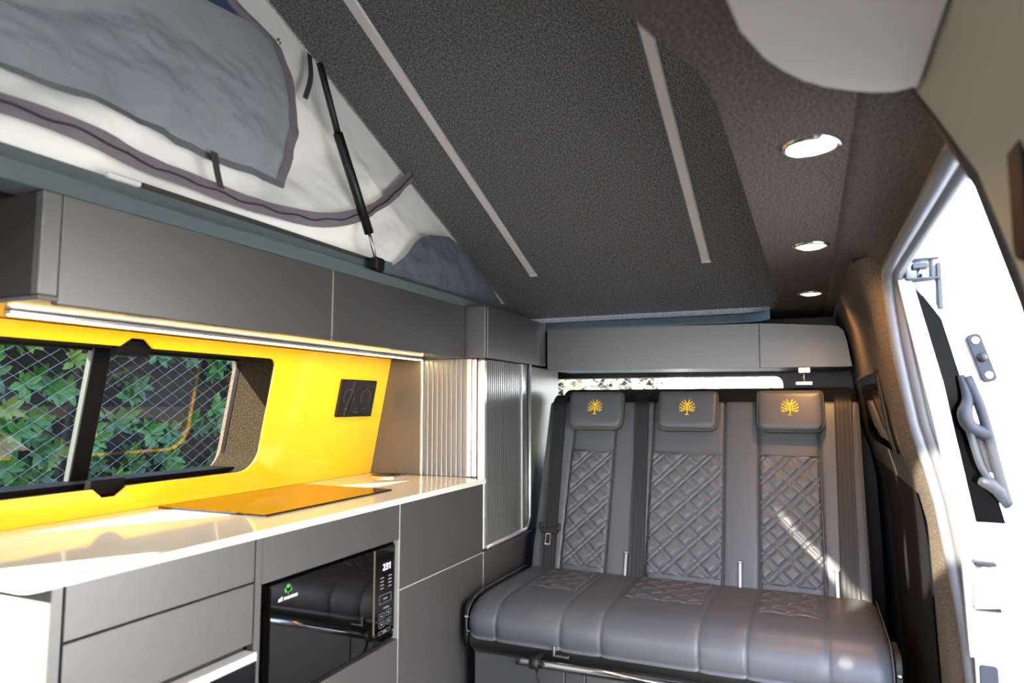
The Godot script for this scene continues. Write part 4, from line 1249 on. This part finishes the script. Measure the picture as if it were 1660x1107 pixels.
func outside() -> void:
	var s: SurfaceTool
	var rng := RandomNumberGenerator.new()
	rng.seed = 21
	var gr := structure("ground", "pale grey asphalt yard outside the van")
	part("yard", Vector3(-30, -0.62, -30), Vector3(40, -0.57, 40), M.asphalt, gr)
	var lm := leaf_mesh()
	# hedge beside the van
	var h := thing("hedge", "dense green laurel hedge behind the chain-link fence", "hedge")
	part("inner_branches", Vector3(-4.3, -0.57, -5.6), Vector3(-3.62, 2.3, 0.4), M.bark, h)
	var twigs := []
	for k in 420:
		twigs.append(Vector3(rng.randf_range(-3.62, -3.3), rng.randf_range(-0.5, 2.35), rng.randf_range(-5.4, 0.3)))
	var shown := 0
	var xfs := [[], [], []]
	for t in twigs.size() * 4:
		var c: Vector3 = twigs[t % twigs.size()] + Vector3(rng.randf_range(-0.1, 0.1), rng.randf_range(-0.3, 0.3), rng.randf_range(-0.3, 0.3))
		var kind := 0 if rng.randf() < 0.5 else (1 if rng.randf() < 0.85 else 2)
		for i in 7:
			var g := TAU * i / 7.0 + rng.randf_range(-0.3, 0.3)
			var tip := Vector3(rng.randf_range(0.1, 0.8), sin(g) * 0.9 + 0.1, cos(g) * 0.9).normalized()
			var side := tip.cross(Vector3(1, 0.3, 0)).normalized()
			var sc := rng.randf_range(0.55, 1.0)
			var xf := Transform3D(Basis(side * sc, tip * sc, side.cross(tip) * sc), c)
			if shown < 290 and c.y > 0.5 and c.y < 1.75 and c.z < -1.5 and c.z > -3.9 and c.x > -3.5:
				same("leaf", lm, M["leaf%d" % kind], h, xf)
				shown += 1
			else:
				xfs[kind].append(xf)
	for k in 3:
		var mm := MultiMesh.new()
		mm.transform_format = MultiMesh.TRANSFORM_3D
		mm.mesh = lm
		mm.instance_count = xfs[k].size()
		for i in xfs[k].size(): mm.set_instance_transform(i, xfs[k][i])
		var mi := MultiMeshInstance3D.new()
		mi.multimesh = mm
		mi.material_override = M["leaf%d" % k]
		mi.name = "foliage"
		mi.set_meta("kind", "stuff")
		h.add_child(mi, true)
	# chain-link fence in front of the hedge
	var f := thing("chain_link_fence", "galvanised chain-link fence standing before the hedge", "fence")
	var st := st_new()
	var pts := []
	var pitch := 0.050
	var rise := 0.033
	for i in 80: pts.append(Vector3(0.0015 * (1 if i % 2 == 0 else -1), -0.55 + i * rise, pitch * (0.5 if i % 2 == 0 else -0.5)))
	tube(st, pts, 0.0017, 4)
	st.generate_normals()
	var wire := st.commit()
	for k in 96:
		var o := same("wire", wire, M.wire, f, Transform3D(Basis.IDENTITY if k % 2 == 0 else Basis(Vector3.UP, PI), Vector3(-3.12, 0.0, -0.6 - k * pitch)))
		o.position.y = 0.0
	s = st_new(true); tube(s, [Vector3(-3.15, -0.57, -0.55), Vector3(-3.15, 2.1, -0.55)], 0.03, 12); obj("post", s, M.wire, f)
	s = st_new(true); tube(s, [Vector3(-3.15, -0.57, -5.4), Vector3(-3.15, 2.1, -5.4)], 0.03, 12); obj("post", s, M.wire, f)
	# behind the van: pale bushes, fence
	var h2 := thing("rear_bushes", "sunlit pale bushes beyond the tailgate window", "bush")
	part("inner_branches", Vector3(-2.9, -0.57, -6.6), Vector3(0.2, 1.7, -6.3), M.bark, h2)
	var mm2 := MultiMesh.new()
	mm2.transform_format = MultiMesh.TRANSFORM_3D
	mm2.mesh = lm
	mm2.instance_count = 1800
	for i in 1800:
		var tip := Vector3(rng.randf_range(-1, 1), rng.randf_range(-0.6, 1), rng.randf_range(0.0, 0.7)).normalized()
		var side := tip.cross(Vector3(0.2, 0.3, 1)).normalized()
		mm2.set_instance_transform(i, Transform3D(Basis(side, tip, side.cross(tip)), Vector3(rng.randf_range(-2.8, 0.2), rng.randf_range(0.3, 1.9), rng.randf_range(-6.3, -6.0))))
	var mi2 := MultiMeshInstance3D.new()
	mi2.multimesh = mm2
	mi2.material_override = M.pale_leaf
	mi2.name = "foliage"
	mi2.set_meta("kind", "stuff")
	h2.add_child(mi2)
	var f2 := thing("rear_fence", "chain-link fence seen through the tailgate window", "fence")
	for k in 56:
		same("wire", wire, M.wire, f2, Transform3D(Basis(Vector3.UP, PI / 2 if k % 2 == 0 else -PI / 2), Vector3(-2.4 + k * pitch, 0.0, -5.2)))
	s = st_new(true); tube(s, [Vector3(-0.9, -0.57, -5.25), Vector3(-0.9, 2.1, -5.25)], 0.035, 12); obj("post", s, M.house, f2)
	# building added across the yard to bounce sunlight through the door opening
	var wb := thing("bounce_building", "added cream white building bouncing sunlight in through the sliding door opening", "building")
	wb.set_meta("kind", "structure")
	part("wall", Vector3(9.0, -0.57, -16.0), Vector3(9.3, 6.5, 12.0), M.house, wb, 0.02)
	part("parapet", Vector3(8.95, 6.5, -16.0), Vector3(9.35, 6.7, 12.0), M.edge, wb, 0.02)
